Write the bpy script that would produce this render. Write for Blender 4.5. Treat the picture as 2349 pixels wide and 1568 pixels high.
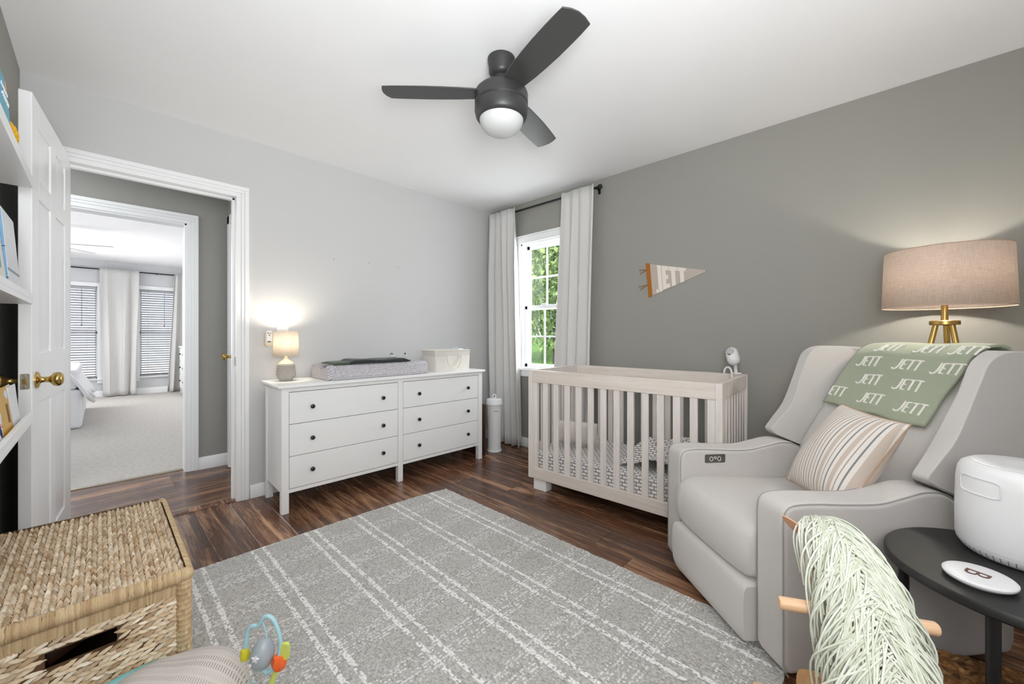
import bpy, bmesh, math, random
from mathutils import Vector, Matrix, Euler
R = math.radians
random.seed(7)
S = bpy.context.scene
for o in list(bpy.data.objects):
    bpy.data.objects.remove(o, do_unlink=True)
C = S.collection

# ------------------------------------------------------------------ camera
cam = bpy.data.cameras.new('camera')
cam.sensor_width = 36.0
cam.sensor_fit = 'HORIZONTAL'
cam.lens = 906.0 / 2349.0 * 36.0
cam.shift_y = -16.0 / 2349.0
cam.clip_start = 0.02
cam.clip_end = 200
camo = bpy.data.objects.new('camera', cam)
camo.location = (0, 0, 1.112)
camo.rotation_euler = (R(90), 0, R(43.82 - 90))
C.objects.link(camo)
S.camera = camo

# ------------------------------------------------------------------ world, sun, lights, exposure
W = bpy.data.worlds.new('sky')
S.world = W
W.use_nodes = True
wn = W.node_tree
wbg = wn.nodes['Background']
wbg.inputs[0].default_value = (0.80, 0.90, 1.0, 1)
wbg.inputs[1].default_value = 1.5


def light(name, kind, loc, energy, color=(1, 1, 1), size=None, size_y=None, target=None, rot=None, soft=None, spread=None):
    l = bpy.data.lights.new(name, kind)
    l.energy = energy
    l.color = color
    if kind == 'AREA':
        l.shape = 'RECTANGLE'
        l.size = size
        l.size_y = size_y or size
        if spread:
            l.spread = R(spread)
    if soft is not None:
        if kind == 'SUN':
            l.angle = soft
        else:
            l.shadow_soft_size = soft
    o = bpy.data.objects.new(name, l)
    o.location = loc
    if target is not None:
        o.rotation_euler = (Vector(target) - Vector(loc)).to_track_quat('-Z', 'Y').to_euler()
    if rot is not None:
        o.rotation_euler = rot
    C.objects.link(o)
    return o


light('sun', 'SUN', (0, 0, 8), 5.0, (1, .95, .86), rot=(R(0), R(-38), R(-20)), soft=R(1.5))
# unseen fill lamps added near the camera, standing in for a flash
light('ceiling_bounce_fill', 'AREA', (0.0, -0.34, 1.35), 38, (.97, .985, 1), .8, .8, target=(.70, .85, 2.7), spread=140)
light('soft_fill', 'AREA', (0.60, -0.42, 1.55), 6, (.97, .985, 1), 1.3, 1.1, target=(1.1, 2.2, 1.1))
light('camera_fill', 'AREA', (-0.15, -0.17, 1.32), 13, (.97, .985, 1), .4, .5, target=(1.7, 1.3, .5))
# daylight falling in through the nursery window
light('window_daylight', 'AREA', (3.16, 2.44, 1.40), 17, (.93, .97, 1), .5, 1.2, target=(1.0, 2.1, .9))
light('bedroom_fill', 'AREA', (-1.6, 8.6, 1.7), 100, (1, 1, 1), 2.2, 1.6, target=(.4, 6.3, .7))  # unseen fill lamp added inside the bedroom, in place of window light
light('bedroom_ceiling_fill', 'AREA', (-1.5, 6.0, 1.4), 4, (1, 1, 1), 1.6, 1.6, target=(.2, 7.5, 2.6))  # second unseen bedroom lamp, added to lift the ceiling
light('hall_fill', 'AREA', (-.75, 3.7, 2.30), 9, (1, .97, .93), .4, .4, target=(-.3, 3.75, 0))  # unseen fill lamp added in the hall, no fixture modelled
S.view_settings.view_transform = 'Standard'
S.view_settings.look = 'None'
S.view_settings.gamma = 1.0
S.view_settings.use_curve_mapping = False
S.view_settings.exposure = 0.1
S.cycles.max_bounces = 10
S.cycles.diffuse_bounces = 6
S.cycles.transparent_max_bounces = 24
S.cycles.sample_clamp_indirect = 6.0


# ------------------------------------------------------------------ materials
class NT:
    def __init__(s, name):
        s.m = bpy.data.materials.new(name)
        s.m.use_nodes = True
        s.t = s.m.node_tree
        s.b = s.t.nodes['Principled BSDF']
        s.out = s.t.nodes['Material Output']

    def n(s, typ, **kw):
        nd = s.t.nodes.new(typ)
        for k, v in kw.items():
            setattr(nd, k, v)
        return nd

    def set(s, sock, v):
        if isinstance(v, bpy.types.NodeSocket):
            s.t.links.new(v, sock)
        elif isinstance(v, (tuple, list)) and len(v) == 3 and sock.type == 'RGBA':
            sock.default_value = (*v, 1)
        else:
            sock.default_value = v

    def math(s, op, a, b=0.0, c=0.0, clamp=False):
        nd = s.n('ShaderNodeMath', operation=op, use_clamp=clamp)
        for i, v in enumerate((a, b, c)):
            s.set(nd.inputs[i], v)
        return nd.outputs[0]

    def mix(s, f, a, b, blend='MIX'):
        nd = s.n('ShaderNodeMix', data_type='RGBA', blend_type=blend)
        s.set(nd.inputs[0], f)
        s.set(nd.inputs[6], a)
        s.set(nd.inputs[7], b)
        return nd.outputs[2]

    def coord(s, which='Object'):
        return s.n('ShaderNodeTexCoord').outputs[which]

    def map(s, vec, scale=(1, 1, 1), rot=(0, 0, 0), loc=(0, 0, 0)):
        nd = s.n('ShaderNodeMapping')
        s.set(nd.inputs['Vector'], vec)
        nd.inputs['Scale'].default_value = scale
        nd.inputs['Rotation'].default_value = rot
        nd.inputs['Location'].default_value = loc
        return nd.outputs[0]

    def noise(s, vec, scale=5, detail=4, rough=.55, dist=0.0):
        nd = s.n('ShaderNodeTexNoise')
        s.set(nd.inputs['Vector'], vec)
        nd.inputs['Scale'].default_value = scale
        nd.inputs['Detail'].default_value = detail
        nd.inputs['Roughness'].default_value = rough
        nd.inputs['Distortion'].default_value = dist
        return nd.outputs[0]

    def ramp(s, fac, stops):
        nd = s.n('ShaderNodeValToRGB')
        cr = nd.color_ramp
        while len(cr.elements) < len(stops):
            cr.elements.new(.5)
        for e, (p, c) in zip(cr.elements, stops):
            e.position = p
            e.color = (*c, 1)
        s.set(nd.inputs[0], fac)
        return nd.outputs[0]

    def sep(s, vec):
        nd = s.n('ShaderNodeSeparateXYZ')
        s.set(nd.inputs[0], vec)
        return nd.outputs

    def bump(s, h, strength=.2, dist=.002):
        nd = s.n('ShaderNodeBump')
        nd.inputs['Strength'].default_value = strength
        nd.inputs['Distance'].default_value = dist
        s.set(nd.inputs['Height'], h)
        s.t.links.new(nd.outputs[0], s.b.inputs['Normal'])

    def color(s, v):
        s.set(s.b.inputs['Base Color'], v)

    def p(s, name, v):
        s.set(s.b.inputs[name], v)


def lin(r, g, b):
    f = lambda c: ((c / 255) / 12.92 if c / 255 <= .04045 else ((c / 255 + .055) / 1.055) ** 2.4)
    return (f(r), f(g), f(b))


def sc(c, k):
    return tuple(min(1, x * k) for x in c)


def mat(name, col, rough=.5, metal=0.0, var=.05, scale=7, bump=0.0, bscale=200, bdist=.001, stretch=(1, 1, 1), spec=.5):
    t = NT(name)
    v = t.map(t.coord(), stretch)
    nz = t.noise(v, scale, 4)
    t.color(t.mix(nz, sc(col, 1 - var), sc(col, 1 + var)))
    t.p('Roughness', rough)
    t.p('Metallic', metal)
    t.p('Specular IOR Level', spec)
    if bump:
        t.bump(t.noise(v, bscale, 3), bump, bdist)
    return t.m


def wood(name, dark, mid, light_, sx=9, sy=.9, rough=.4, rnd=.35, fine=.35, axis='Y', streak=.72):
    t = NT(name)
    c = t.coord()
    oi = t.n('ShaderNodeObjectInfo')
    off = t.n('ShaderNodeVectorMath', operation='SCALE')
    off.inputs[0].default_value = (13.1, 37.7, 5.3)
    t.set(off.inputs['Scale'], oi.outputs['Random'])
    add = t.n('ShaderNodeVectorMath', operation='ADD')
    t.set(add.inputs[0], c)
    t.set(add.inputs[1], off.outputs[0])
    s1 = {'Y': (sx, sy, sx), 'X': (sy, sx, sx), 'Z': (sx, sx, sy)}[axis]
    v1 = t.map(add.outputs[0], s1)
    a = t.noise(v1, 1.0, 7, .6, 1.3)
    v2 = t.map(add.outputs[0], tuple(k * 11 for k in s1))
    b = t.noise(v2, 1.0, 3, .6, .4)
    f = t.math('ADD', t.math('MULTIPLY', a, 1 - fine), t.math('MULTIPLY', b, fine))
    col = t.ramp(f, [(.30, dark), (.5, mid), (streak, light_)])
    k = t.math('ADD', t.math('MULTIPLY', oi.outputs['Random'], rnd), 1 - rnd / 2)
    t.color(t.mix(1.0, col, k, 'MULTIPLY'))
    t.p('Roughness', rough)
    t.bump(b, .08, .001)
    return t.m


def fabric(name, col, var=.05, weave=900, bump=.25, rough=.9, sheen=.2):
    t = NT(name)
    c = t.coord()
    n1 = t.noise(t.map(c, (1, 1, 1)), 60, 4, .7)
    n2 = t.noise(t.map(c, (weave, weave * .25, weave)), 1, 2)
    f = t.math('ADD', t.math('MULTIPLY', n1, .6), t.math('MULTIPLY', n2, .4))
    t.color(t.mix(f, sc(col, 1 - var * 1.6), sc(col, 1 + var * 1.6)))
    t.p('Roughness', rough)
    t.p('Sheen Weight', sheen)
    t.p('Specular IOR Level', .15)
    t.bump(f, bump, .0012)
    return t.m


def island(name, cols, rough=.8, bumpstretch=None, var=.12, spec=.3):
    """colour that differs from strand to strand (leaf to leaf)"""
    t = NT(name)
    g = t.n('ShaderNodeNewGeometry')
    st = [(i / max(1, len(cols) - 1), c) for i, c in enumerate(cols)]
    col = t.ramp(g.outputs['Random Per Island'], st)
    nz = t.noise(t.coord(), 220, 3)
    k = t.math('ADD', t.math('MULTIPLY', nz, var * 2), 1 - var)
    t.color(t.mix(1.0, col, k, 'MULTIPLY'))
    t.p('Roughness', rough)
    t.p('Specular IOR Level', spec)
    t.bump(nz, .3, .002)
    return t.m


def glassmat():
    t = NT('window_glass')
    tr = t.n('ShaderNodeBsdfTransparent')
    gl = t.n('ShaderNodeBsdfGlossy')
    gl.inputs['Roughness'].default_value = .03
    mx = t.n('ShaderNodeMixShader')
    mx.inputs[0].default_value = .05
    t.t.links.new(tr.outputs[0], mx.inputs[1])
    t.t.links.new(gl.outputs[0], mx.inputs[2])
    t.t.links.new(mx.outputs[0], t.out.inputs[0])
    return t.m


def shade_mat(name, col, transl=.45, weave=600):
    t = NT(name)
    c = t.coord()
    n2 = t.noise(t.map(c, (30, 30, weave)), 1, 3)
    n3 = t.noise(t.map(c, (weave, weave, 25)), 1, 3)
    f = t.math('ADD', t.math('MULTIPLY', n2, .5), t.math('MULTIPLY', n3, .5))
    colr = t.mix(t.math('MULTIPLY_ADD', f, 2.2, -.6, clamp=True), sc(col, .72), sc(col, 1.1))
    d = t.n('ShaderNodeBsdfDiffuse')
    tr = t.n('ShaderNodeBsdfTranslucent')
    t.set(d.inputs[0], colr)
    t.set(tr.inputs[0], colr)
    mx = t.n('ShaderNodeMixShader')
    mx.inputs[0].default_value = transl
    t.t.links.new(d.outputs[0], mx.inputs[1])
    t.t.links.new(tr.outputs[0], mx.inputs[2])
    t.t.links.new(mx.outputs[0], t.out.inputs[0])
    return t.m


def emis(name, col, strength):
    t = NT(name)
    t.color((.9, .9, .9))
    t.set(t.b.inputs['Emission Color'], col)
    t.p('Emission Strength', strength)
    return t.m


WALLW = mat('paint_white', lin(208, 208, 208), .85, var=.01, bump=.05, bscale=350, spec=.2)
CEILW = mat('paint_ceiling', lin(243, 243, 244), .9, var=.01, bump=.05, bscale=300, spec=.1)
WALLG = mat('paint_grey', lin(156, 155, 149), .85, var=.015, bump=.05, bscale=350, spec=.2)
HALLG = mat('paint_hall_grey', lin(158, 157, 152), .85, var=.015, bump=.05, bscale=350, spec=.2)
TRIM = mat('trim_white', lin(244, 245, 246), .38, var=.01)
DOORW = mat('door_white', lin(246, 247, 248), .33, var=.012)
LACQ = mat('white_lacquer', lin(245, 246, 246), .32, var=.01)
BLACK = mat('black_metal', (.012, .012, .013), .4, var=.1)
BRASS = mat('brass', (.55, .38, .13), .22, 1.0, var=.15, scale=30)
GOLD = mat('brushed_gold', (.62, .40, .13), .33, 1.0, var=.08, scale=40)
CHROME = mat('aged_metal', (.35, .31, .24), .35, 1.0, var=.25, scale=120)
FLOORW = wood('walnut_plank', lin(42, 25, 17), lin(98, 65, 47), lin(194, 150, 114), 12, .8, .27, .55, .30, streak=.70)
GLASS = glassmat()
CURT = fabric('curtain_cloth', lin(216, 215, 213), .02, 500, .12)


# ------------------------------------------------------------------ mesh builder
class MB:
    def __init__(s):
        s.v = []
        s.f = []

    def add(s, vs, fs):
        o = len(s.v)
        s.v += [tuple(v) for v in vs]
        s.f += [tuple(i + o for i in f) for f in fs]
        return s

    def box(s, x0, x1, y0, y1, z0, z1):
        vs = [(x, y, z) for x in (x0, x1) for y in (y0, y1) for z in (z0, z1)]
        return s.add(vs, [(0, 1, 3, 2), (4, 6, 7, 5), (0, 4, 5, 1), (2, 3, 7, 6), (0, 2, 6, 4), (1, 5, 7, 3)])

    def lathe(s, prof, seg=32, c=(0, 0, 0), sx=1.0, sy=1.0):
        vs = []
        for r, z in prof:
            for k in range(seg):
                a = 2 * math.pi * k / seg
                vs.append((c[0] + r * math.cos(a) * sx, c[1] + r * math.sin(a) * sy, c[2] + z))
        fs = []
        n = len(prof)
        for i in range(n - 1):
            for k in range(seg):
                k2 = (k + 1) % seg
                fs.append((i * seg + k, i * seg + k2, (i + 1) * seg + k2, (i + 1) * seg + k))
        if prof[0][0] > 1e-5:
            fs.append(tuple(range(seg - 1, -1, -1)))
        if prof[-1][0] > 1e-5:
            fs.append(tuple((n - 1) * seg + k for k in range(seg)))
        return s.add(vs, fs)

    def tube(s, path, r, seg=8, cap=True, flat=1.0, closed=False):
        P = [Vector(p) for p in path]
        n = len(P)
        rs = r if isinstance(r, (list, tuple)) else [r] * n
        vs = []
        up = Vector((0, 0, 1))
        prev = None
        for i in range(n):
            if closed:
                t = P[(i + 1) % n] - P[i - 1]
            else:
                t = P[min(i + 1, n - 1)] - P[max(i - 1, 0)]
            if t.length < 1e-9:
                t = Vector((0, 0, 1))
            t.normalize()
            if prev is None:
                a = up if abs(t.dot(up)) < .9 else Vector((1, 0, 0))
                nx = t.cross(a).normalized()
            else:
                nx = (prev - t * prev.dot(t))
                nx = nx.normalized() if nx.length > 1e-6 else t.orthogonal().normalized()
            prev = nx
            ny = t.cross(nx)
            for k in range(seg):
                a = 2 * math.pi * k / seg
                vs.append(P[i] + nx * math.cos(a) * rs[i] + ny * math.sin(a) * rs[i] * flat)
        fs = []
        for i in range(n if closed else n - 1):
            j = (i + 1) % n
            for k in range(seg):
                k2 = (k + 1) % seg
                fs.append((i * seg + k, i * seg + k2, j * seg + k2, j * seg + k))
        if cap and not closed:
            fs.append(tuple(range(seg - 1, -1, -1)))
            fs.append(tuple((n - 1) * seg + k for k in range(seg)))
        return s.add(vs, fs)

    def prism(s, poly, a, b, axis='x'):
        """poly in the plane normal to axis; x:(y,z) y:(x,z) z:(x,y)"""
        f = {'x': lambda p, t: (t, p[0], p[1]), 'y': lambda p, t: (p[0], t, p[1]), 'z': lambda p, t: (p[0], p[1], t)}[axis]
        n = len(poly)
        vs = [f(p, a) for p in poly] + [f(p, b) for p in poly]
        fs = [tuple(range(n)), tuple(range(2 * n - 1, n - 1, -1))]
        for i in range(n):
            j = (i + 1) % n
            fs.append((i, i + n, j + n, j))
        return s.add(vs, fs)

    def loft(s, rings, cap=True):
        n = len(rings[0])
        vs = [p for r in rings for p in r]
        fs = []
        for i in range(len(rings) - 1):
            for k in range(n):
                k2 = (k + 1) % n
                fs.append((i * n + k, i * n + k2, (i + 1) * n + k2, (i + 1) * n + k))
        if cap:
            fs.append(tuple(range(n - 1, -1, -1)))
            fs.append(tuple((len(rings) - 1) * n + k for k in range(n)))
        return s.add(vs, fs)

    def grid(s, fn, nu, nv):
        vs = [fn(i / nu, j / nv) for i in range(nu + 1) for j in range(nv + 1)]
        fs = [(i * (nv + 1) + j, (i + 1) * (nv + 1) + j, (i + 1) * (nv + 1) + j + 1, i * (nv + 1) + j + 1) for i in range(nu) for j in range(nv)]
        return s.add(vs, fs)

    def build(s, name, m, parent=None, bevel=0.0, seg=2, smooth=True, angle=40, sub=0, solid=0.0, weld=False, loc=None):
        me = bpy.data.meshes.new(name)
        me.from_pydata(s.v, [], s.f)
        bm = bmesh.new()
        bm.from_mesh(me)
        if weld:
            bmesh.ops.remove_doubles(bm, verts=bm.verts, dist=1e-5)
        bmesh.ops.recalc_face_normals(bm, faces=bm.faces)
        bm.to_mesh(me)
        bm.free()
        if smooth:
            me.polygons.foreach_set('use_smooth', [True] * len(me.polygons))
            me.set_sharp_from_angle(angle=R(angle))
        me.materials.append(m)
        o = bpy.data.objects.new(name, me)
        C.objects.link(o)
        if parent is not None:
            o.parent = parent
        if loc:
            o.location = loc
        if solid:
            md = o.modifiers.new('thickness', 'SOLIDIFY')
            md.thickness = solid
            md.offset = 0
        if bevel:
            md = o.modifiers.new('bevel', 'BEVEL')
            md.width = bevel
            md.segments = seg
            md.limit_method = 'ANGLE'
            md.angle_limit = R(30)
            md.harden_normals = True
        if sub:
            md = o.modifiers.new('sub', 'SUBSURF')
            md.levels = md.render_levels = sub
        return o


def tag(o, label, cat, group=None, kind=None):
    o['label'] = label
    o['category'] = cat
    if group:
        o['group'] = group
    if kind:
        o['kind'] = kind
    return o


def thing(name, label, cat, loc=(0, 0, 0), rz=0.0, group=None, kind=None):
    o = bpy.data.objects.new(name, None)
    o.empty_display_size = .05
    C.objects.link(o)
    o.location = loc
    o.rotation_euler = (0, 0, rz)
    return tag(o, label, cat, group, kind)


def piece(src, name=None, parent=None, loc=None, rot=None, scale=None):
    o = src.copy()
    if name:
        o.name = name
    C.objects.link(o)
    if parent is not None:
        o.parent = parent
    if loc is not None:
        o.location = loc
    if rot is not None:
        o.rotation_euler = rot
    if scale is not None:
        o.scale = scale
    return o


def text_mesh(body, size, extrude, name, m, parent, loc, rot, shear=0.0, align='CENTER'):
    cu = bpy.data.curves.new(name, 'FONT')
    cu.body = body
    cu.size = size
    cu.extrude = extrude
    cu.shear = shear
    cu.align_x = align
    cu.align_y = 'CENTER'
    t = bpy.data.objects.new(name + '_curve', cu)
    C.objects.link(t)
    bpy.context.view_layer.update()
    me = bpy.data.meshes.new_from_object(t)
    bpy.data.objects.remove(t, do_unlink=True)
    bpy.data.curves.remove(cu)
    me.name = name
    me.materials.clear()
    me.materials.append(m)
    o = bpy.data.objects.new(name, me)
    C.objects.link(o)
    o.parent = parent
    o.location = loc
    o.rotation_euler = rot
    return o


def rrect(x0, x1, y0, y1, r, n=5):
    pts = []
    for cx, cy, a0 in ((x1 - r, y0 + r, -90), (x1 - r, y1 - r, 0), (x0 + r, y1 - r, 90), (x0 + r, y0 + r, 180)):
        for k in range(n + 1):
            a = R(a0 + 90 * k / n)
            pts.append((cx + r * math.cos(a), cy + r * math.sin(a)))
    return pts

# ================================================================== the room shell
XL, XR, YB, YF, ZC = -.28, 2.95, 3.155, -.60, 2.44


def struct(mb, name, m, label, cat, **kw):
    o = mb.build(name, m, **kw)
    return tag(o, label, cat, kind='structure')


# ---- floor: sub-floor slab and single planks running towards the dresser wall
fl = struct(MB().box(XL - .1, XR + .1, YF - .1, YB + .05, -.12, -.012), 'floor', mat('subfloor', (.03, .02, .015), .9), 'dark walnut plank floor of the nursery', 'floor')
PW, PL = .178, 1.22


def plank_mesh(w, l):
    g = .0007
    b = .0007
    mb = MB()
    x, y = w / 2 - g, l / 2 - g
    z0, z1 = -.0125, 0
    vs = [(sx * x, sy * y, z0) for sx, sy in ((-1, -1), (1, -1), (1, 1), (-1, 1))]
    vs += [(sx * x, sy * y, z1 - b) for sx, sy in ((-1, -1), (1, -1), (1, 1), (-1, 1))]
    vs += [(sx * (x - b), sy * (y - b), z1) for sx, sy in ((-1, -1), (1, -1), (1, 1), (-1, 1))]
    fs = [(8, 9, 10, 11)]
    for k in range(4):
        j = (k + 1) % 4
        fs += [(k, j, 4 + j, 4 + k), (4 + k, 4 + j, 8 + j, 8 + k)]
    mb.add(vs, fs)
    return mb


_pm = {}


def plank(parent, m, cx, cy, w, l, rot=0.0):
    key = (round(w, 3), round(l, 3))
    if key not in _pm:
        o = plank_mesh(w, l).build('plank', m, parent, smooth=False)
        _pm[key] = o
    else:
        o = piece(_pm[key], 'plank', parent)
    o.location = (cx, cy, 0)
    o.rotation_euler = (0, 0, rot)
    return o


rnd = random.Random(3)
x = .408 - 4 * PW
while x < XR:
    x0, x1 = max(x, XL), min(x + PW, XR)
    if x1 - x0 > .02:
        y = YB + .045
        first = rnd.choice([.35, .62, .84, 1.05, 1.22])
        ln = first
        while y > YF:
            e = max(y - ln, YF)
            if y - e > .03:
                plank(fl, FLOORW, (x0 + x1) / 2, (y + e) / 2, x1 - x0, y - e)
            y = e
            ln = PL
    x += PW

# ---- hall floor: planks running across, raised reducer strip at the nursery door
hf = struct(MB().box(-1.5, .9, YB + .05, 4.30, -.12, -.012), 'floor', bpy.data.materials['subfloor'], 'walnut plank floor of the hall seen through the doorway', 'floor')
y = YB + .06
while y < 4.24:
    y1 = min(y + PW, 4.25)
    xx = .78
    ln = rnd.choice([.4, .7, 1.0])
    while xx > -1.4:
        e = max(xx - ln, -1.4)
        if xx - e > .03:
            plank(hf, FLOORW, (xx + e) / 2, (y + y1) / 2, y1 - y, xx - e, R(90))
        xx = e
        ln = PL
    y = y1
struct(MB().prism([(3.175, 0), (3.18, .010), (3.215, .013), (3.235, .0005), (3.235, 0)], -.11, .625, 'x'), 'trim_1', FLOORW, 'low walnut threshold strip across the nursery doorway', 'trim')

# ---- dresser wall with the doorway
DX0, DX1, DZ = -.115, .628, 2.035
wb = MB().box(XL - .12, DX0, YB, YB + .12, -.05, ZC).box(DX1, XR + .14, YB, YB + .12, -.05, ZC).box(DX0, DX1, YB, YB + .12, DZ, ZC)
wall_back = struct(wb, 'wall_back', WALLW, 'white wall behind the white dresser, with the doorway', 'wall', smooth=False)
for px_, pz in ((1.268, 1.705), (1.556, 1.715), (1.83, 1.715)):
    MB().lathe([(.0022, 0), (.003, .003), (0, .004)], 8).build('nail', BLACK, wall_back).matrix_local = Matrix.Translation((px_, YB, pz)) @ Matrix.Rotation(R(90), 4, 'X')

# ---- grey accent wall with the window opening
WY0, WY1, WZ0, WZ1 = 2.175, 2.705, .775, 2.03
wr = MB().box(XR, XR + .14, YF - .12, WY0, -.05, ZC).box(XR, XR + .14, WY1, YB, -.05, ZC).box(XR, XR + .14, WY0, WY1, -.05, WZ0).box(XR, XR + .14, WY0, WY1, WZ1, ZC)
struct(wr, 'wall_right', WALLG, 'grey accent wall behind the crib and armchair', 'wall', smooth=False)
struct(MB().box(XL - .12, XL, YF - .12, YB, -.05, ZC), 'wall_left', WALLG, 'grey wall behind the book ledges', 'wall', smooth=False)
struct(MB().box(XL, XR, YF - .12, YF, -.05, ZC), 'wall_front', WALLW, 'white wall behind the photographer', 'wall', smooth=False)
struct(MB().box(XL - .12, XR + .14, YF - .12, YB + .12, ZC, ZC + .1), 'ceiling', CEILW, 'smooth white nursery ceiling', 'ceiling', smooth=False)


def base_profile(h=.088, t=.014):
    return [(0, 0), (-t, 0), (-t, h * .8), (-t * .55, h * .93), (-t * .3, h), (0, h)]


def baseboard(name, axis, a, b, at, sign, label, h=.088):
    pr = [(at + p[0] * sign, p[1]) for p in base_profile(h)]
    return struct(MB().prism(pr, a, b, axis), name, TRIM, label, 'baseboard')


baseboard('baseboard_back', 'x', .705, XR, YB, 1, 'white baseboard along the wall behind the dresser')
baseboard('baseboard_right', 'y', YF, YB - .014, XR, 1, 'white baseboard along the grey accent wall')
baseboard('baseboard_left', 'y', YF, YB, XL, -1, 'white baseboard along the wall under the book ledges')


def casing(name, label, x0, x1, ztop, yface, w=.07, sign=1, parent=None):
    """door casing on a wall facing -y at yface: two legs and a head, stepped profile"""
    mb = MB()
    steps = [(0, .35, .018), (.35, .62, .014), (.62, 1.0, .010)]
    for a, b, t in steps:
        for side in (-1, 1):
            if side > 0:
                mb.box(x1 + w * (1 - b), x1 + w * (1 - a), yface - t, yface, 0, ztop + w * (1 - b))
            else:
                mb.box(x0 - w * (1 - a), x0 - w * (1 - b), yface - t, yface, 0, ztop + w * (1 - b))
        mb.box(x0 - w * (1 - a), x1 + w * (1 - a), yface - t, yface, ztop + w * (1 - b), ztop + w * (1 - a))
    return struct(mb, name, TRIM, label, 'trim', bevel=.0025)


casing('trim_2', 'white stepped casing around the open nursery doorway', DX0, DX1, DZ, YB)
# jamb lining of the nursery doorway
jb = MB().box(DX1 - .001, DX1 + .012, YB - .002, YB + .122, 0, DZ).box(DX0 - .012, DX0 + .001, YB - .002, YB + .122, 0, DZ).box(DX0, DX1, YB - .002, YB + .122, DZ - .001, DZ + .012)
jb.box(DX1 - .014, DX1, YB + .045, YB + .08, 0, DZ).box(DX0, DX1, YB + .045, YB + .08, DZ - .014, DZ)
jamb = struct(jb, 'trim_3', TRIM, 'white jamb lining the open nursery doorway', 'trim', bevel=.0015)
MB().box(DX1 - .0025, DX1, YB + .008, YB + .038, .905, .965).build('strike_plate', CHROME, jamb, bevel=.001)

# ---- hall
HY = 4.13
BX1, BZ = .485, 2.015
hw = MB().box(BX1, .90, HY, HY + .12, -.05, ZC).box(-.42, BX1, HY, HY + .12, BZ, ZC).box(-1.5, -.42, HY, HY + .12, -.05, ZC)
struct(hw, 'wall_hall', HALLG, 'grey hall wall around the bedroom doorway', 'wall', smooth=False)
struct(MB().box(.765, .885, YB + .12, HY, -.05, ZC), 'wall_hall_right', HALLG, 'grey end wall of the hall with a closed white door', 'wall', smooth=False)
struct(MB().box(-1.5, .885, YB + .12, HY + .12, ZC, ZC + .1), 'ceiling', CEILW, 'white ceiling of the hall', 'ceiling', smooth=False)
struct(MB().box(-1.6, -1.5, YB + .05, HY + .12, -.05, ZC), 'wall_hall_left', HALLG, 'grey far end of the hall', 'wall', smooth=False)
casing('trim_4', 'white stepped casing around the bedroom doorway across the hall', -.42, BX1, BZ, HY, .075)
struct(MB().box(BX1 - .012, BX1, HY, HY + .12, 0, BZ).box(-.42, BX1, HY, HY + .12, BZ - .012, BZ), 'trim_5', TRIM, 'white jamb lining the bedroom doorway', 'trim')
baseboard('baseboard_hall', 'x', BX1 + .075, .765, HY, 1, 'white baseboard on the hall wall beside the bedroom doorway', .10)
struct(MB().box(-.42, BX1, HY + .085, HY + .125, -.001, .006), 'trim_6', CHROME, 'thin metal strip where hall planks meet bedroom carpet', 'trim', bevel=.002)


def six_panel(root, w, h, t, panel_rows, m):
    """a door leaf in x 0..w, y -t..0: core, stile and rail frame, raised panels on both faces"""
    MB().box(.002, w - .002, -t + .007, -.007, .002, h - .002).build('core', m, root)
    st, mu = .105, .10
    fr = MB().box(0, st, -t, 0, 0, h).box(w - st, w, -t, 0, 0, h).box((w - mu) / 2, (w + mu) / 2, -t, 0, 0, h)
    zs = [0] + [z for r in panel_rows for z in r] + [h]
    for k in range(0, len(zs), 2):
        fr.box(st, (w - mu) / 2, -t, 0, zs[k], zs[k + 1])
        fr.box((w + mu) / 2, w - st, -t, 0, zs[k], zs[k + 1])
    fr.build('frame', m, root, bevel=.0035, seg=2)
    for (a, b) in ((st, (w - mu) / 2), ((w + mu) / 2, w - st)):
        for z0, z1 in panel_rows:
            mb = MB()
            e, g = .008, .034
            o = [(a + e, z0 + e), (b - e, z0 + e), (b - e, z1 - e), (a + e, z1 - e)]
            i = [(a + g, z0 + g), (b - g, z0 + g), (b - g, z1 - g), (a + g, z1 - g)]
            for yo, yi in ((-.0068, -.0015), (-t + .0068, -t + .0015)):
                mb.add([(p[0], yo, p[1]) for p in o] + [(p[0], yi, p[1]) for p in i], [(4, 5, 6, 7)] + [(k, (k + 1) % 4, 4 + (k + 1) % 4, 4 + k) for k in range(4)])
            mb.build('panel', m, root)


def knob_set(root, x, z, y, sgn):
    """round knob on a rosette, standing off in sgn*y"""
    pr = [(.033, 0), (.033, .004), (.027, .008), (.014, .011), (.011, .016), (.011, .032), (.016, .038), (.026, .046), (.0285, .055), (.027, .064), (.019, .071), (.008, .0735), (0, .074)]
    k = MB().lathe(pr, 28).build('door_knob', BRASS, root)
    k.matrix_local = Matrix.Translation((x, y, z)) @ Matrix.Rotation(R(-90 * sgn), 4, 'X')
    k['label'] = 'polished brass door knob'


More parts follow.
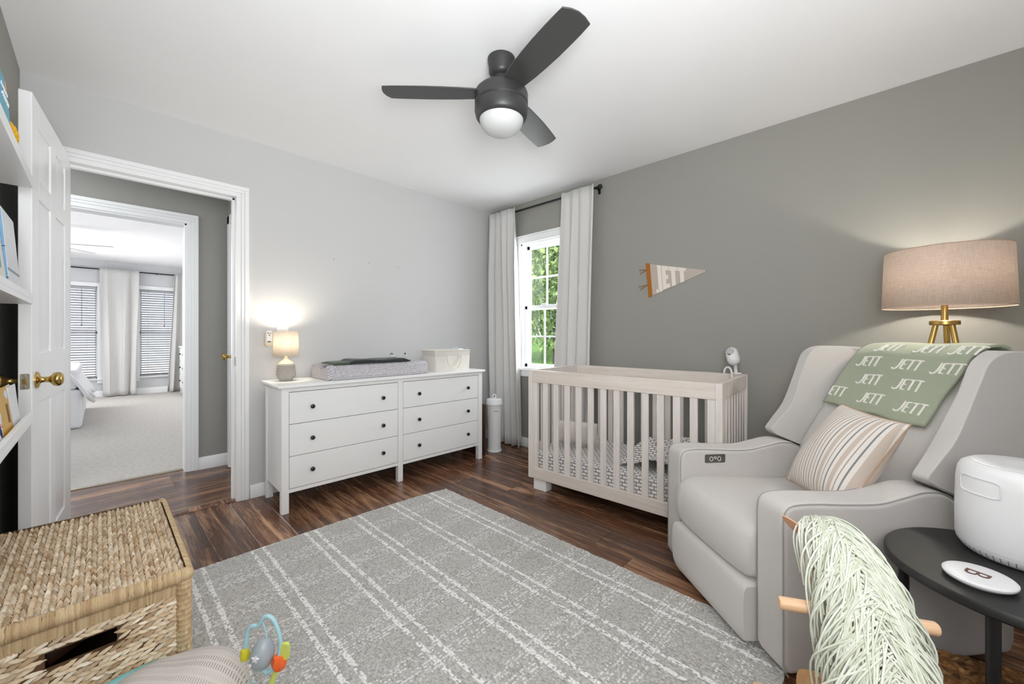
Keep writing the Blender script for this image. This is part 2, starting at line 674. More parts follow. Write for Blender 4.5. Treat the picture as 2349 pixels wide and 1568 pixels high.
ROWS = [(.235, .83), (1.035, 1.655), (1.735, 1.945)]
dr = thing('door_1', 'white six panel door standing open beside the book ledges', 'door', (-.1135, 3.128, .008), R(-95.4), kind='structure')
six_panel(dr, .735, 2.045, .036, ROWS, DOORW)
knob_set(dr, .735 - .062, .925, 0, 1)
knob_set(dr, .735 - .062, .925, -.036, -1)
lp = MB().prism(rrect(-.030, -.006, .895, .955, .004), .735, .7365, 'x').build('latch_plate', CHROME, dr)
MB().box(.7365, .742, -.024, -.012, .915, .936).build('latch_bolt', BRASS, lp, bevel=.002)
for z in (.925 - .022, .925 + .022):
    MB().lathe([(.004, 0), (.003, .0015), (0, .002)], 10).build('screw', CHROME, lp).matrix_local = Matrix.Translation((.7365, -.018, z)) @ Matrix.Rotation(R(90), 4, 'Y')
for z in (.2, 1.02, 1.84):
    MB().lathe([(.006, -.045), (.006, .045)], 10, (-.004, -.030, z)).build('hinge', DOORW, dr)

# closed door on the hall end wall, facing -x
d2 = thing('door_2', 'closed white six panel door at the end of the hall', 'door', (.768, 3.98, .005), R(-90), kind='structure')
# local x runs -y (towards the nursery), local y faces +x ; visible face is y = -t
six_panel(d2, .66, 2.03, .014, ROWS, DOORW)
knob_set(d2, .07, .93, -.014, -1)
mb = MB()
for a, b in ((-.07, -.002), (.662, .73)):
    mb.box(a, b, -.026, -.006, 0, 2.105)
mb.box(-.07, .73, -.026, -.006, 2.035, 2.105)
mb.build('casing', TRIM, d2, bevel=.003)

# ---- nursery window on the grey wall
w1 = thing('window_1', 'white sash window with grids between the grey curtains', 'window', (XR, (WY0 + WY1) / 2, 0), 0, kind='structure')
wy = (WY1 - WY0) / 2
mb = MB()
cw = .062
mb.box(-.020, 0, -wy - cw, -wy + .004, WZ0 - .03, WZ1 + cw)
mb.box(-.020, 0, wy - .004, wy + cw, WZ0 - .03, WZ1 + cw)
mb.box(-.022, 0, -wy - cw, wy + cw, WZ1 - .004, WZ1 + cw)
mb.box(-.030, 0, -wy - cw - .008, wy + cw + .008, WZ1 + cw, WZ1 + cw + .014)
mb.build('casing', TRIM, w1, bevel=.004)
MB().box(-.045, .06, -wy - cw - .01, wy + cw + .01, WZ0 - .012, WZ0 + .014).build('sill', TRIM, w1, bevel=.004)
MB().box(-.018, 0, -wy - cw, wy + cw, WZ0 - .075, WZ0 - .012).build('apron', TRIM, w1, bevel=.003)
mb = MB().box(0, .14, -wy, -wy + .018, WZ0, WZ1).box(0, .14, wy - .018, wy, WZ0, WZ1).box(0, .14, -wy, wy, WZ1 - .018, WZ1).box(0, .14, -wy, wy, WZ0, WZ0 + .016)
mb.build('jamb', TRIM, w1)
MIDZ = 1.385


def sash(name, xc, z0, z1, root):
    yy = wy - .018
    s_ = .036
    f = MB().box(xc - .015, xc + .015, -yy, -yy + s_, z0, z1).box(xc - .015, xc + .015, yy - s_, yy, z0, z1).box(xc - .015, xc + .015, -yy, yy, z0, z0 + s_).box(xc - .015, xc + .015, -yy, yy, z1 - s_, z1).build(name, TRIM, root, bevel=.003)
    zm = (z0 + z1) / 2
    mb_ = MB().box(xc - .007, xc + .007, -.008, .008, z0 + s_, z1 - s_)
    mb_.box(xc - .0072, xc + .0072, -yy + s_, yy - s_, zm - .008, zm + .008).build('muntin', TRIM, f, bevel=.002)
    for ya, yb in ((-yy + s_, -.008), (.008, yy - s_)):
        for za, zb in ((z0 + s_, zm - .008), (zm + .008, z1 - s_)):
            MB().box(xc - .002, xc + .002, ya, yb, za, zb).build('pane', GLASS, f)


sash('lower_sash', .055, WZ0 + .016, MIDZ + .02, w1)
sash('upper_sash', .092, MIDZ - .02, WZ1 - .018, w1)
mb = MB().box(.035, .06, -.03, .03, MIDZ + .02, MIDZ + .035).build('sash_lock', TRIM, w1, bevel=.003)

# floor register by the window
vr = thing('floor_register', 'brown wooden floor vent beside the crib leg', 'floor vent', (2.735, 2.45, 0), 0)
MB().prism(rrect(-.065, .065, -.15, .15, .004), .0005, .005, 'z').build('frame', wood('vent_wood', lin(96, 66, 48), lin(130, 92, 66), lin(170, 130, 96), 20, 2), vr, bevel=.002)
for k in range(12):
    MB().box(-.045, .045, -.125 + k * .0215, -.125 + k * .0215 + .008, .005, .0062).build('slat', mat('vent_dark', (.03, .02, .014), .6) if k == 0 else bpy.data.materials['vent_dark'], vr)

# ================================================================== bedroom across the hall
BYF = 10.2


def carpet_mat():
    t = NT('carpet')
    c = t.coord()
    n1 = t.noise(c, 260, 3, .7)
    n2 = t.noise(c, 30, 4, .6)
    f = t.math('ADD', t.math('MULTIPLY', n1, .6), t.math('MULTIPLY', n2, .4))
    t.color(t.ramp(f, [(.3, lin(182, 177, 171)), (.7, lin(228, 224, 219))]))
    t.p('Roughness', 1)
    t.p('Specular IOR Level', .05)
    t.bump(f, .8, .012)
    return t.m


BEDW = mat('paint_bedroom', lin(214, 215, 217), .85, var=.01)
struct(MB().box(-3.2, 1.6, HY + .12, BYF + .1, -.1, .004), 'floor', carpet_mat(), 'beige bedroom carpet beyond the hall', 'floor', smooth=False)
struct(MB().box(-3.2, 1.6, HY + .12, BYF + .15, ZC, ZC + .1), 'ceiling', CEILW, 'white ceiling of the bedroom', 'ceiling', smooth=False)
struct(MB().box(-3.2, -3.1, HY + .12, BYF, -.05, ZC), 'wall_bedroom_left', BEDW, 'left wall of the bedroom', 'wall', smooth=False)
struct(MB().box(1.5, 1.6, HY + .12, BYF, -.05, ZC), 'wall_bedroom_right', BEDW, 'right wall of the bedroom', 'wall', smooth=False)
WINS = [(-.62, -.04), (.51, 1.03)]
BZ0, BZ1 = .33, 1.97
mb = MB()
xs = [-3.2, WINS[0][0], WINS[0][1], WINS[1][0], WINS[1][1], 1.6]
for k in (0, 2, 4):
    mb.box(xs[k], xs[k + 1], BYF, BYF + .14, -.05, ZC)
for a, b in WINS:
    mb.box(a, b, BYF, BYF + .14, -.05, BZ0).box(a, b, BYF, BYF + .14, BZ1, ZC)
struct(mb, 'wall_bedroom_far', BEDW, 'bedroom wall with two tall windows', 'wall', smooth=False)
pr = base_profile(.11)
struct(MB().prism([(BYF + p[0], p[1] + .004) for p in pr], -3.1, 1.5, 'x'), 'baseboard_bedroom', TRIM, 'white baseboard under the bedroom windows', 'baseboard')
SLATM = mat('blind_slat', lin(176, 176, 182), .5, var=.02)  # white slats greyed: their backlit shade is put into the colour
slat0 = None
for wi, (a, b) in enumerate(WINS):
    side = ('left of the tall bedroom windows, beside the bed', 'right of the tall bedroom windows, beside the white chest')[wi]
    w = thing('window_%d' % (wi + 2), 'tall white window, ' + side, 'window', ((a + b) / 2, BYF, 0), 0, kind='structure')
    h = (b - a) / 2
    mb = MB().box(-h - .065, -h, -.02, 0, BZ0 - .08, BZ1 + .07).box(h, h + .065, -.02, 0, BZ0 - .08, BZ1 + .07).box(-h - .065, h + .065, -.022, 0, BZ1, BZ1 + .07)
    mb.build('casing', TRIM, w, bevel=.004)
    MB().box(-h - .08, h + .08, -.04, .05, BZ0 - .02, BZ0 + .005).build('sill', TRIM, w, bevel=.004)
    mb = MB().box(-h, -h + .03, .06, .1, BZ0, BZ1).box(h - .03, h, .06, .1, BZ0, BZ1).box(-h, h, .06, .1, BZ1 - .03, BZ1).box(-h, h, .06, .1, BZ0, BZ0 + .04).box(-h, h, .06, .1, 1.13, 1.18)
    mb.build('sash', TRIM, w, bevel=.003)
    for za, zb in ((BZ0 + .04, 1.13), (1.18, BZ1 - .03)):
        MB().box(-h + .03, h - .03, .078, .082, za, zb).build('pane', GLASS, w)
    bl = thing('window_blind', 'white slatted blind in the ' + ('bedroom window beside the bed', 'bedroom window beside the white chest')[wi], 'blind', ((a + b) / 2, BYF + .028, 0), 0, 'bedroom window blinds')
    MB().box(-h + .008, h - .008, -.02, .02, BZ1 - .05, BZ1 - .004).build('headrail', SLATM, bl, bevel=.003)
    n = 36
    for k in range(n):
        z = BZ1 - .075 - k * (BZ1 - BZ0 - .115) / (n - 1)
        if slat0 is None:
            slat0 = MB().prism([(-.022, -.0012), (0, .0012), (.022, -.0012), (.022, -.003), (0, -.0008), (-.022, -.003)], -.5, .5, 'x').build('slat', SLATM, bl)
            s = slat0
        else:
            s = piece(slat0, 'slat', bl)
        s.location = (0, 0, z)
        s.rotation_euler = (R(-32), 0, 0)
        s.scale = ((b - a) - .024, 1, 1)
    MB().box(-h + .008, h - .008, -.016, .016, BZ0 + .008, BZ0 + .028).build('bottom_rail', SLATM, bl, bevel=.003)
    for xx in (-h * .55, h * .55):
        MB().tube([(xx, -.024, BZ1 - .05), (xx, -.024, BZ0 + .02)], .0015, 5).build('cord', SLATM, bl)
    MB().tube([(h * .35, -.03, BZ1 - .05), (h * .35, -.03, 1.3)], .003, 6).build('tilt_wand', BLACK, bl)
    MB().lathe([(0, 0), (.008, .004), (.006, .03), (0, .034)], 8, (h * .35, -.03, 1.27)).build('wand_tassel', BLACK, bl)


# ---- curtains
def curtain(mb, top, bot, z1, z0, folds, amp, at, axis, phase=0.0, n=120, nv=24, pool=0.0):
    """wavy sheet; top/bot = (from,to) along the wall; at = distance coordinate"""
    rr = random.Random(int(folds * 100 + amp * 1e4))
    off = [rr.uniform(-.6, .6) for _ in range(40)]

    def fn(u, v):
        s = (1 - v)
        a = top[0] + (bot[0] - top[0]) * v ** 1.1
        b = top[1] + (bot[1] - top[1]) * v ** 1.1
        ph = u * folds * 2 * math.pi + phase
        w = math.sin(ph + .5 * math.sin(ph * .5 + off[0]) + .25 * math.sin(v * 3 + u * 5))
        w = math.copysign(abs(w) ** .75, w)
        k = amp * (.55 + .45 * min(1, v * 4)) * (1 + .25 * math.sin(u * 9 + off[1]))
        p = a + (b - a) * (u + .018 * math.sin(ph * 2 + off[2]) + .01 * math.sin(v * 6 + u * 20))
        q = at + k * w + (pool * max(0, v - .9) * 8 * (.5 + .5 * math.sin(ph * 1.3)))
        z = z1 + (z0 - z1) * v + .006 * math.sin(ph) * (1 if v < .02 else 0)
        return (p, q, z) if axis == 'x' else (q, p, z)
    mb.grid(fn, n, nv)


def curtain_thing(name, label, group, *a, **k):
    mb = MB()
    curtain(mb, *a, **k)
    o = mb.build(name, CURT, solid=.004, angle=80)
    return tag(o, label, 'curtain', group)


curtain_thing('window_curtain', 'light grey curtain panel nearest the corner, left of the nursery window', 'nursery curtains', (3.10, 2.70), (3.09, 2.615), 2.385, .012, 4.6, .042, XR - .085, 'y', .6)
curtain_thing('window_curtain', 'light grey curtain panel right of the nursery window, behind the crib', 'nursery curtains', (2.15, 1.80), (2.26, 1.85), 2.385, .012, 3.6, .030, XR - .068, 'y', 2.2)
rod = thing('curtain_rod', 'black curtain rod above the nursery window', 'curtain rod', (XR - .034, 2.44, 2.362), 0)
MB().tube([(0, .665, 0), (0, -.665, 0)], .0095, 14).build('rod', BLACK, rod)
for s_ in (-1, 1):
    e = MB().lathe([(.0, -.002), (.016, 0), (.019, .006), (.019, .024), (.014, .03), (0, .031)], 18).build('finial', BLACK, rod)
    e.matrix_local = Matrix.Translation((0, s_ * .655, 0)) @ Matrix.Rotation(R(-90 * s_), 4, 'X')
    MB().box(-.006, .0338, s_ * .645 - .006, s_ * .645 + .006, -.018, -.006).box(.029, .0338, s_ * .645 - .012, s_ * .645 + .012, -.05, .03).build('bracket', BLACK, rod, bevel=.002)

curtain_thing('window_curtain', 'white curtain hanging between the two bedroom windows', 'bedroom curtains', (-.02, .50), (.03, .46), 2.30, .02, 2.6, .045, BYF - .10, 'x', 1.1)
curtain_thing('window_curtain', 'white curtain right of the bedroom windows, pooled behind the white chest', 'bedroom curtains', (1.00, 1.24), (.90, 1.28), 2.30, .012, 3.1, .045, BYF - .10, 'x', .4, pool=.05)
r2 = thing('curtain_rod', 'thin black curtain rod across the bedroom windows', 'curtain rod', (0, BYF - .036, 2.285), 0)
MB().tube([(-.9, 0, 0), (1.26, 0, 0)], .011, 10).build('rod', BLACK, r2)
for xx in (-.7, .75):
    MB().box(xx - .007, xx + .007, 0, .0355, -.018, -.006).build('bracket', BLACK, r2)

# ---- bed
LINEN = fabric('white_linen', lin(236, 236, 238), .02, 300, .2)
bed = thing('bed', 'white skirted bed at the left of the bedroom doorway', 'bed', (-1.05, 7.85, .004), 0)
MB().box(-.90, .90, -.94, .94, 0, .46).build('bed_skirt', LINEN, bed, bevel=.05, seg=4)


def comf(u, v):
    x = -.93 + 1.90 * u
    y = -1.0 + 2.0 * v
    ex = min(1, max(0, (x - .62) / .33))
    ey = min(1, max(0, (-.68 - y) / .3))
    z = .74 + .02 * math.sin(x * 7 + y * 4) + .015 * math.sin(y * 13)
    drop = max(ex, ey * .25)
    z -= .40 * drop ** 2 * (1 + .12 * math.sin(y * 16))
    return (x + .03 * math.sin(y * 16) * ex, y + .02 * math.sin(x * 14) * ey, z)


MB().grid(comf, 40, 40).build('comforter', LINEN, bed, solid=.03, angle=80)
MB().box(-.86, .86, -.9, .9, .46, .70).build('mattress', LINEN, bed, bevel=.04, seg=3)
for yy in (-.45, .45):
    MB().lathe([(0, -.07), (.2, -.06), (.30, 0), (.2, .06), (0, .07)], 20, (-.58, yy, .84)).build('pillow', LINEN, bed)
for xx in (-.8, .8):
    for yy in (-.85, .85):
        pass

# ---- white chest by the bedroom window
ch = thing('chest_of_drawers', 'white chest with black knobs at the right edge of the bedroom doorway', 'chest', (1.26, 9.45, .004), 0)
MB().box(-.20, .20, -.38, .38, .10, .87).build('body', LACQ, ch, bevel=.004)
MB().box(-.225, .215, -.40, .40, .87, .90).build('top', LACQ, ch, bevel=.004)
for sx in (-1, 1):
    for sy in (-1, 1):
        MB().box(sx * .18 - .02, sx * .18 + .02, sy * .36 - .02, sy * .36 + .02, 0, .10).build('leg', LACQ, ch)
for k in range(3):
    d = MB().box(-.212, -.199, -.36, .36, .12 + k * .25, .355 + k * .25).build('drawer', LACQ, ch, bevel=.003)
    for yy in (-.2, .2):
        e = MB().lathe([(.008, 0), (.008, .01), (.016, .016), (.016, .024), (0, .028)], 14).build('knob', BLACK, d)
        e.matrix_local = Matrix.Translation((-.212, yy, .25 + k * .25)) @ Matrix.Rotation(R(-90), 4, 'Y')


# ---- ceiling fans
def fan(label, loc, ang, rad, blade_m, body_m, globe_m, drop, pitch, ring_m=None, nb=3, wscale=1.0):
    t = thing('ceiling_fan', label, 'ceiling fan', loc, R(ang))
    MB().lathe([(.060, 0), (.066, -.004), (.066, -.022), (.062, -.03), (.060, -.07), (.052, -.085), (.036, -.092), (.036, -drop + .06)], 40).build('canopy', body_m, t)
    z = -drop + .06
    MB().lathe([(.036, z + .002), (.085, z - .002), (.112, z - .010), (.124, z - .022), (.128, z - .034), (.128, z - .075), (.122, z - .082), (.03, z - .082)], 48).build('motor_housing', body_m, t)
    z -= .082
    MB().lathe([(.118, z + .001), (.128, z - .004), (.1285, z - .03), (.122, z - .055), (.113, z - .068), (.106, z - .07), (.106, z - .04), (.02, z - .04)], 48).build('light_ring', body_m, t)
    z -= .062
    MB().lathe([(.106, z), (.1045, z - .015), (.098, z - .033), (.083, z - .053), (.06, z - .068), (.03, z - .076), (0, z - .078)], 40).build('light_globe', globe_m, t)
    zb = -drop + .035
    for k in range(nb):
        a = 2 * math.pi * k / nb
        pts = []
        xs_ = [.095, .14, .2, .28, .36, .44, .50, rad - .024]
        wl = [.052, .057, .063, .067, .069, .068, .066, .0635]
        for x_, w_ in zip(xs_, wl):
            pts.append((x_, -w_ * wscale))
        pts += [(rad - .008, -.036 * wscale), (rad, -.006 * wscale), (rad - .002, .026 * wscale), (rad - .012, .060 * wscale)]
        for x_, w_ in reversed(list(zip(xs_[:-1], wl[:-1]))):
            pts.append((x_, w_ * .97 * wscale))
        b = MB().prism(pts, -.003, .003, 'z').build('blade', blade_m, t, bevel=.002)
        b.matrix_local = Matrix.Rotation(a, 4, 'Z') @ Matrix.Translation((0, 0, zb)) @ Matrix.Rotation(R(pitch), 4, 'X')
        br = MB().prism([(.05, -.03), (.13, -.036), (.15, 0), (.13, .036), (.05, .03)], .0035, .008, 'z').build('blade_bracket', body_m, t, bevel=.002)
        br.matrix_local = b.matrix_local.copy()
    return t


FANB = mat('fan_charcoal', lin(52, 52, 52), .42, var=.06)
FANBL = mat('fan_blade_charcoal', lin(62, 63, 62), .38, var=.05, stretch=(3, 30, 1))
GLOBE = mat('frosted_globe', lin(200, 202, 202), .65, var=.01)
fan('charcoal three blade ceiling fan with a frosted globe in the nursery', (1.335, 1.352, ZC), 15.5, .565, FANBL, FANB, GLOBE, .205, -9)
FANW = mat('fan_white', lin(178, 178, 180), .4, var=.03)
fan('white ceiling fan in the bedroom beyond the hall', (-.50, 7.35, ZC), -22, .66, FANW, FANW, GLOBE, .25, 6, nb=5)

# ================================================================== white dresser
DRZ = .80
dres = thing('dresser', 'long white six drawer dresser against the white wall', 'dresser', (.772, 2.708, 0), R(-1.7))
DW, DD = 1.612, .405
ZB = .125   # underside of the body
TOPT = .018
posts = []
for x0, x1 in ((0, .042), (DW - .042, DW)):
    for y0, y1 in ((0, .042), (DD - .042, DD)):
        MB().box(x0, x1, y0, y1, 0, DRZ - TOPT).build('leg', LACQ, dres, bevel=.002)
MB().box(DW / 2 - .020, DW / 2 + .020, .002, .042, 0, DRZ - TOPT).build('leg', LACQ, dres, bevel=.002)
for x0, x1 in ((.006, .024), (DW - .024, DW - .006)):
    MB().box(x0, x1, .042, DD - .042, ZB, DRZ - TOPT).build('side_panel', LACQ, dres)
MB().box(.042, DW - .042, DD - .015, DD - .006, ZB, DRZ - TOPT).build('back_panel', LACQ, dres)
MB().box(.042, DW - .042, .02, DD - .02, ZB, ZB + .012).build('bottom_panel', LACQ, dres)
MB().box(-.022, DW + .022, -.022, DD + .008, DRZ - TOPT, DRZ).build('top', LACQ, dres, bevel=.004, seg=3)
for x0, x1 in ((.042, DW / 2 - .020), (DW / 2 + .020, DW - .042)):
    MB().box(x0, x1, .004, .030, DRZ - TOPT - .026, DRZ - TOPT).build('rail', LACQ, dres)
    MB().box(x0, x1, .004, .030, ZB, ZB + .022).build('rail', LACQ, dres)
    z0 = ZB + .024
    hgt = (DRZ - TOPT - .028 - z0) / 3
    for k in range(3):
        za, zb = z0 + k * hgt + .0018, z0 + (k + 1) * hgt - .0018
        d = MB().box(x0 + .003, x1 - .003, .003, .021, za, zb).build('drawer', LACQ, dres, bevel=.0015)
        MB().box(x0 + .012, x1 - .012, .021, .36, za + .01, zb - .03).build('drawer_box', LACQ, d)
        for xx in (x0 + .135, x1 - .125):
            kb = MB().lathe([(.0065, 0), (.0065, .008), (.0132, .013), (.0140, .018), (.0128, .023), (.007, .026), (0, .0265)], 20).build('knob', BLACK, d)
            kb.matrix_local = Matrix.Translation((xx, .003, (za + zb) / 2)) @ Matrix.Rotation(R(90), 4, 'X')

# ---- small ribbed lamp
SHADE1 = shade_mat('linen_shade_small', (.88, .82, .74), .5, 500)
CERAM = mat('grey_ceramic', lin(176, 170, 162), .6, var=.12, scale=40)
NECK = mat('cream_glaze', lin(226, 214, 190), .5, var=.03)
lm = thing('table_lamp', 'small ribbed ceramic lamp with a drum shade on the dresser', 'lamp', (.882, 2.995, DRZ + .0005), R(-1.7))
pr = [(.034, 0)]
for k in range(45):
    t_ = k / 44
    z = .004 + t_ * .108
    if t_ < .3:
        r_ = .038 + .021 * math.sin(t_ / .3 * math.pi / 2)
    else:
        r_ = .059 - .007 * ((t_ - .3) / .7) ** 1.6
    r_ += .0022 * math.sin(t_ * 2 * math.pi * 9)
    pr.append((r_, z))
pr += [(.046, .115), (.02, .117)]
MB().lathe(pr, 40).build('base', CERAM, lm, angle=60)
MB().lathe([(.047, .1155), (.036, .130), (.022, .140), (.013, .148), (.011, .165), (.011, .185), (0, .186)], 28).build('neck', NECK, lm)
sh = MB().lathe([(.0775, .172), (.0735, .336)], 44)
sh.f = [f for f in sh.f if len(f) == 4]
so = sh.build('lamp_shade', SHADE1, lm, solid=.0015)
for z, r_ in ((.172, .0775), (.336, .0735)):
    MB().tube([(r_ * math.cos(2 * math.pi * k / 44), r_ * math.sin(2 * math.pi * k / 44), z) for k in range(44)], .0016, 6, closed=True).build('shade_trim', NECK, so)
MB().lathe([(.012, .186), (.014, .20), (.026, .235), (.027, .25), (.018, .27), (0, .276)], 18).build('bulb', emis('bulb_warm', (1, .86, .66), 14), lm)
light('table_lamp_light', 'POINT', (.882, 2.995, DRZ + .295), 5.2, (1, .90, .76), soft=.03)

# ---- wall devices behind the lamp
sp = thing('light_switch', 'white wall switch plate just above the small lamp shade', 'light switch', (.905, YB, 1.135), 0)
MB().prism(rrect(-.038, .038, -.06, .06, .005), -.006, -.0002, 'y').build('plate', TRIM, sp, bevel=.0015)
MB().box(-.006, .006, -.016, -.006, -.012, .012).build('toggle', TRIM, sp, bevel=.002)
rm = thing('fan_remote', 'small white fan remote in a wall cradle left of the small lamp', 'remote', (.815, YB, 1.085), 0)
MB().prism(rrect(-.024, .024, -.052, .052, .020), -.020, -.0002, 'y').build('cradle', NECK, rm, bevel=.003)
MB().prism(rrect(-.018, .018, -.030, .058, .012), -.028, -.020, 'y').build('handset', TRIM, rm, bevel=.003)
MB().box(-.011, .011, -.0285, -.0275, -.024, -.016).build('label_strip', BLACK, rm)
for zz, xx in ((.04, -.007), (.04, .007), (.025, 0)):
    MB().lathe([(.005, 0), (.005, .002), (0, .0025)], 12).build('button', CHROME, rm).matrix_local = Matrix.Translation((xx, -.028, zz)) @ Matrix.Rotation(R(90), 4, 'X')


# ---- changing pad
def muslin():
    t = NT('lattice_cloth')
    c = t.coord()
    v = t.map(c, (105, 105, 105), (R(45), R(0), R(45)))
    ck = t.n('ShaderNodeTexVoronoi')
    ck.distance = 'CHEBYCHEV'
    ck.inputs['Randomness'].default_value = 0.25
    ck.inputs['Scale'].default_value = 1.0
    t.set(ck.inputs['Vector'], v)
    f = t.math('GREATER_THAN', ck.outputs['Distance'], .36)
    t.color(t.mix(f, lin(226, 222, 218), lin(166, 164, 176)))
    t.p('Roughness', .95)
    t.bump(ck.outputs['Distance'], .3, .002)
    return t.m


pad = thing('changing_pad', 'contoured changing pad in a lattice print cover on the dresser', 'changing pad', (1.465, 2.905, DRZ + .0005), R(-1.7))
hx, hy = .395, .172


def pad_ring(x, endk):
    ring = []
    sec = [(-hy + .012, 0), (-hy, .015), (-hy, .085), (-hy + .012, .103), (-hy + .04, .106), (-hy + .09, .088), (0, .074), (hy - .09, .088), (hy - .04, .106), (hy - .012, .103), (hy, .085), (hy, .015), (hy - .012, 0)]
    for y_, z_ in sec:
        ring.append((x, y_ * (1 - .03 * endk), max(0, z_ * (1 - .06 * endk))))
    return ring


mb = MB()
xs_ = [-hx, -hx + .012, -hx + .05, -.2, 0, .2, hx - .05, hx - .012, hx]
ek = [3, .7, 0, 0, 0, 0, 0, .7, 3]
mb.loft([pad_ring(a, b) for a, b in zip(xs_, ek)])
mb.build('cover', muslin(), pad, bevel=.006, seg=2, angle=60)

GREENC = fabric('dark_green_cloth', lin(74, 88, 70), .08, 300, .3)
DARKC = fabric('dark_charcoal_cloth', lin(48, 52, 52), .08, 300, .3)
cl = thing('folded_cloth', 'folded dark green cloth lying on the changing pad', 'cloth', (1.42, 2.865, DRZ + .107), R(-1.7))


def sheet(x0, x1, y0, y1, z, amp, seed):
    rr = random.Random(seed)
    ph = [rr.uniform(0, 6) for _ in range(4)]

    def fn(u, v):
        x_ = x0 + (x1 - x0) * u
        y_ = y0 + (y1 - y0) * v
        e = min(1, min(u, 1 - u) * 12) * min(1, min(v, 1 - v) * 10)
        return (x_, y_ + .004 * math.sin(x_ * 19 + ph[1]), z * (0.3 + .7 * e) + amp * e * (math.sin(x_ * 13 + ph[0]) * .6 + math.sin(x_ * 29 + y_ * 17 + ph[2]) * .4 + 1))
    return fn


MB().grid(sheet(-.31, .02, -.13, .12, .010, .003, 1), 30, 12).build('under_layer', GREENC, cl, solid=.008, angle=80)
MB().grid(sheet(-.20, .27, -.135, .11, .018, .004, 5), 40, 12).build('top_layer', DARKC, cl, solid=.009, angle=80)
PLAST = mat('white_plastic', lin(232, 232, 233), .35, var=.01)
for i, (xx, lab) in enumerate(((1.60, 'small white and black pacifier on the dark cloth, nearer the lamp'), (1.72, 'small white and black pacifier on the dark cloth, nearer the caddy'))):
    pc = thing('pacifier', lab, 'pacifier', (xx, 2.86, DRZ + .139), R(20 + 50 * i), 'pacifiers on the changing pad')
    MB().lathe([(.006, .006), (.019, .004), (.0205, .0075), (.016, .012), (.006, .0125), (0, .0125)], 20, sx=1.15, sy=.85).build('shield', PLAST, pc)
    MB().tube([(.011 * math.cos(a), 0, .018 + .011 * math.sin(a)) for a in [2 * math.pi * k / 16 for k in range(16)]], .0025, 6, closed=True).build('ring', BLACK, pc)
    MB().lathe([(0, -.006), (.006, -.004), (.0065, .002), (.004, .006), (.004, .008)], 12).build('nipple', PLAST, pc)

# ---- diaper caddy
CANV = fabric('cream_canvas', lin(214, 209, 201), .03, 400, .3)
WEBB = fabric('cream_webbing', lin(226, 222, 214), .03, 300, .3)
cd = thing('diaper_caddy', 'cream canvas diaper caddy with looped handles on the dresser', 'caddy', (2.135, 2.865, DRZ + .0005), R(-1.7))
cx_, cy_, chh = .175, .105, .178


def tapered(x, y, z0, z1, k=1.06, t=.006):
    mb_ = MB()
    a = rrect(-x, x, -y, y, .018, 4)
    b = [(p[0] * k, p[1] * k) for p in a]
    ai = rrect(-x + t, x - t, -y + t, y - t, .014, 4)
    bi = [(p[0] * k, p[1] * k) for p in ai]
    mb_.loft([[(p[0], p[1], z0) for p in a], [(p[0], p[1], z1) for p in b], [(p[0], p[1], z1) for p in bi], [(p[0], p[1], z0 + t) for p in ai]])
    return mb_


tapered(cx_, cy_, 0, chh).build('body', CANV, cd)
tapered(cx_ * 1.02, cy_ * 1.03, .0, chh * .72, 1.045, .003).build('outer_pocket', WEBB, cd)
ringp = [(p[0] * 1.06, p[1] * 1.06, chh) for p in rrect(-cx_, cx_, -cy_, cy_, .018, 4)]
MB().tube(ringp, .004, 8, closed=True).build('top_binding', WEBB, cd)
for sx in (-1, 1):
    MB().tube([(sx * (cx_ - .004) * (1 + .06 * k / 6) * 1.01, -cy_ * (1 + .06 * k / 6) * 1.02 + .006, chh * k / 6) for k in range(7)], .004, 8).build('edge_binding', WEBB, cd)
for s_ in (-1, 1):
    pts = []
    for k in range(25):
        a = math.pi * k / 24
        pts.append((-.075 * math.cos(a), s_ * (-cy_ * 1.08 - .008 - .012 * math.sin(a)), .145 - .125 * math.sin(a) ** .8))
    MB().tube(pts, .0075, 8, flat=.45).build('handle', WEBB, cd)
MB().box(-.002, .002, -cy_, cy_, .006, .15).build('divider', CANV, cd)
DIAP = fabric('diaper_white', lin(228, 229, 231), .02, 300, .3)
ZD = DRZ + .0075
for i, (xx, yy, hz, lab) in enumerate(((-.11, .02, .150, 'folded white diaper at the left end of the canvas caddy'), (-.055, .03, .158, 'folded white diaper left of the caddy divider'), (.05, .01, .162, 'folded white diaper right of the caddy divider'))):
    dp = thing('folded_diaper', lab, 'diaper', (2.135 + xx, 2.865 + yy - xx * .03, ZD), R(-1.7), 'diapers in the caddy')
    MB().box(-.019, .019, -.07, .07, 0, hz).build('fold', DIAP, dp, bevel=.012, seg=3)
    MB().box(-.012, .012, -.071, -.060, hz * .6, hz * .85).build('tape_tab', PLAST, dp, bevel=.002)
wp = thing('wipes_pack', 'white wipes pack with a blue printed label sticking out of the caddy', 'wipes pack', (2.135 + .125, 2.865, ZD), R(-1.7))
MB().box(-.034, .034, -.055, .055, 0, .185).build('pack', PLAST, wp, bevel=.012, seg=3)
MB().prism(rrect(-.022, .022, -.03, .03, .006), .185, .193, 'z').build('lid', PLAST, wp, bevel=.002)
PRINTB = mat('print_blue', lin(92, 104, 150), .5)
MB().box(-.018, .018, -.031, -.0302, .187, .191).build('print', PRINTB, wp)
MB().tube([(-.02, -.0557, .16), (-.008, -.0557, .165), (.004, -.0557, .158), (.018, -.0557, .164)], .003, 6).build('print_mark', PRINTB, wp)

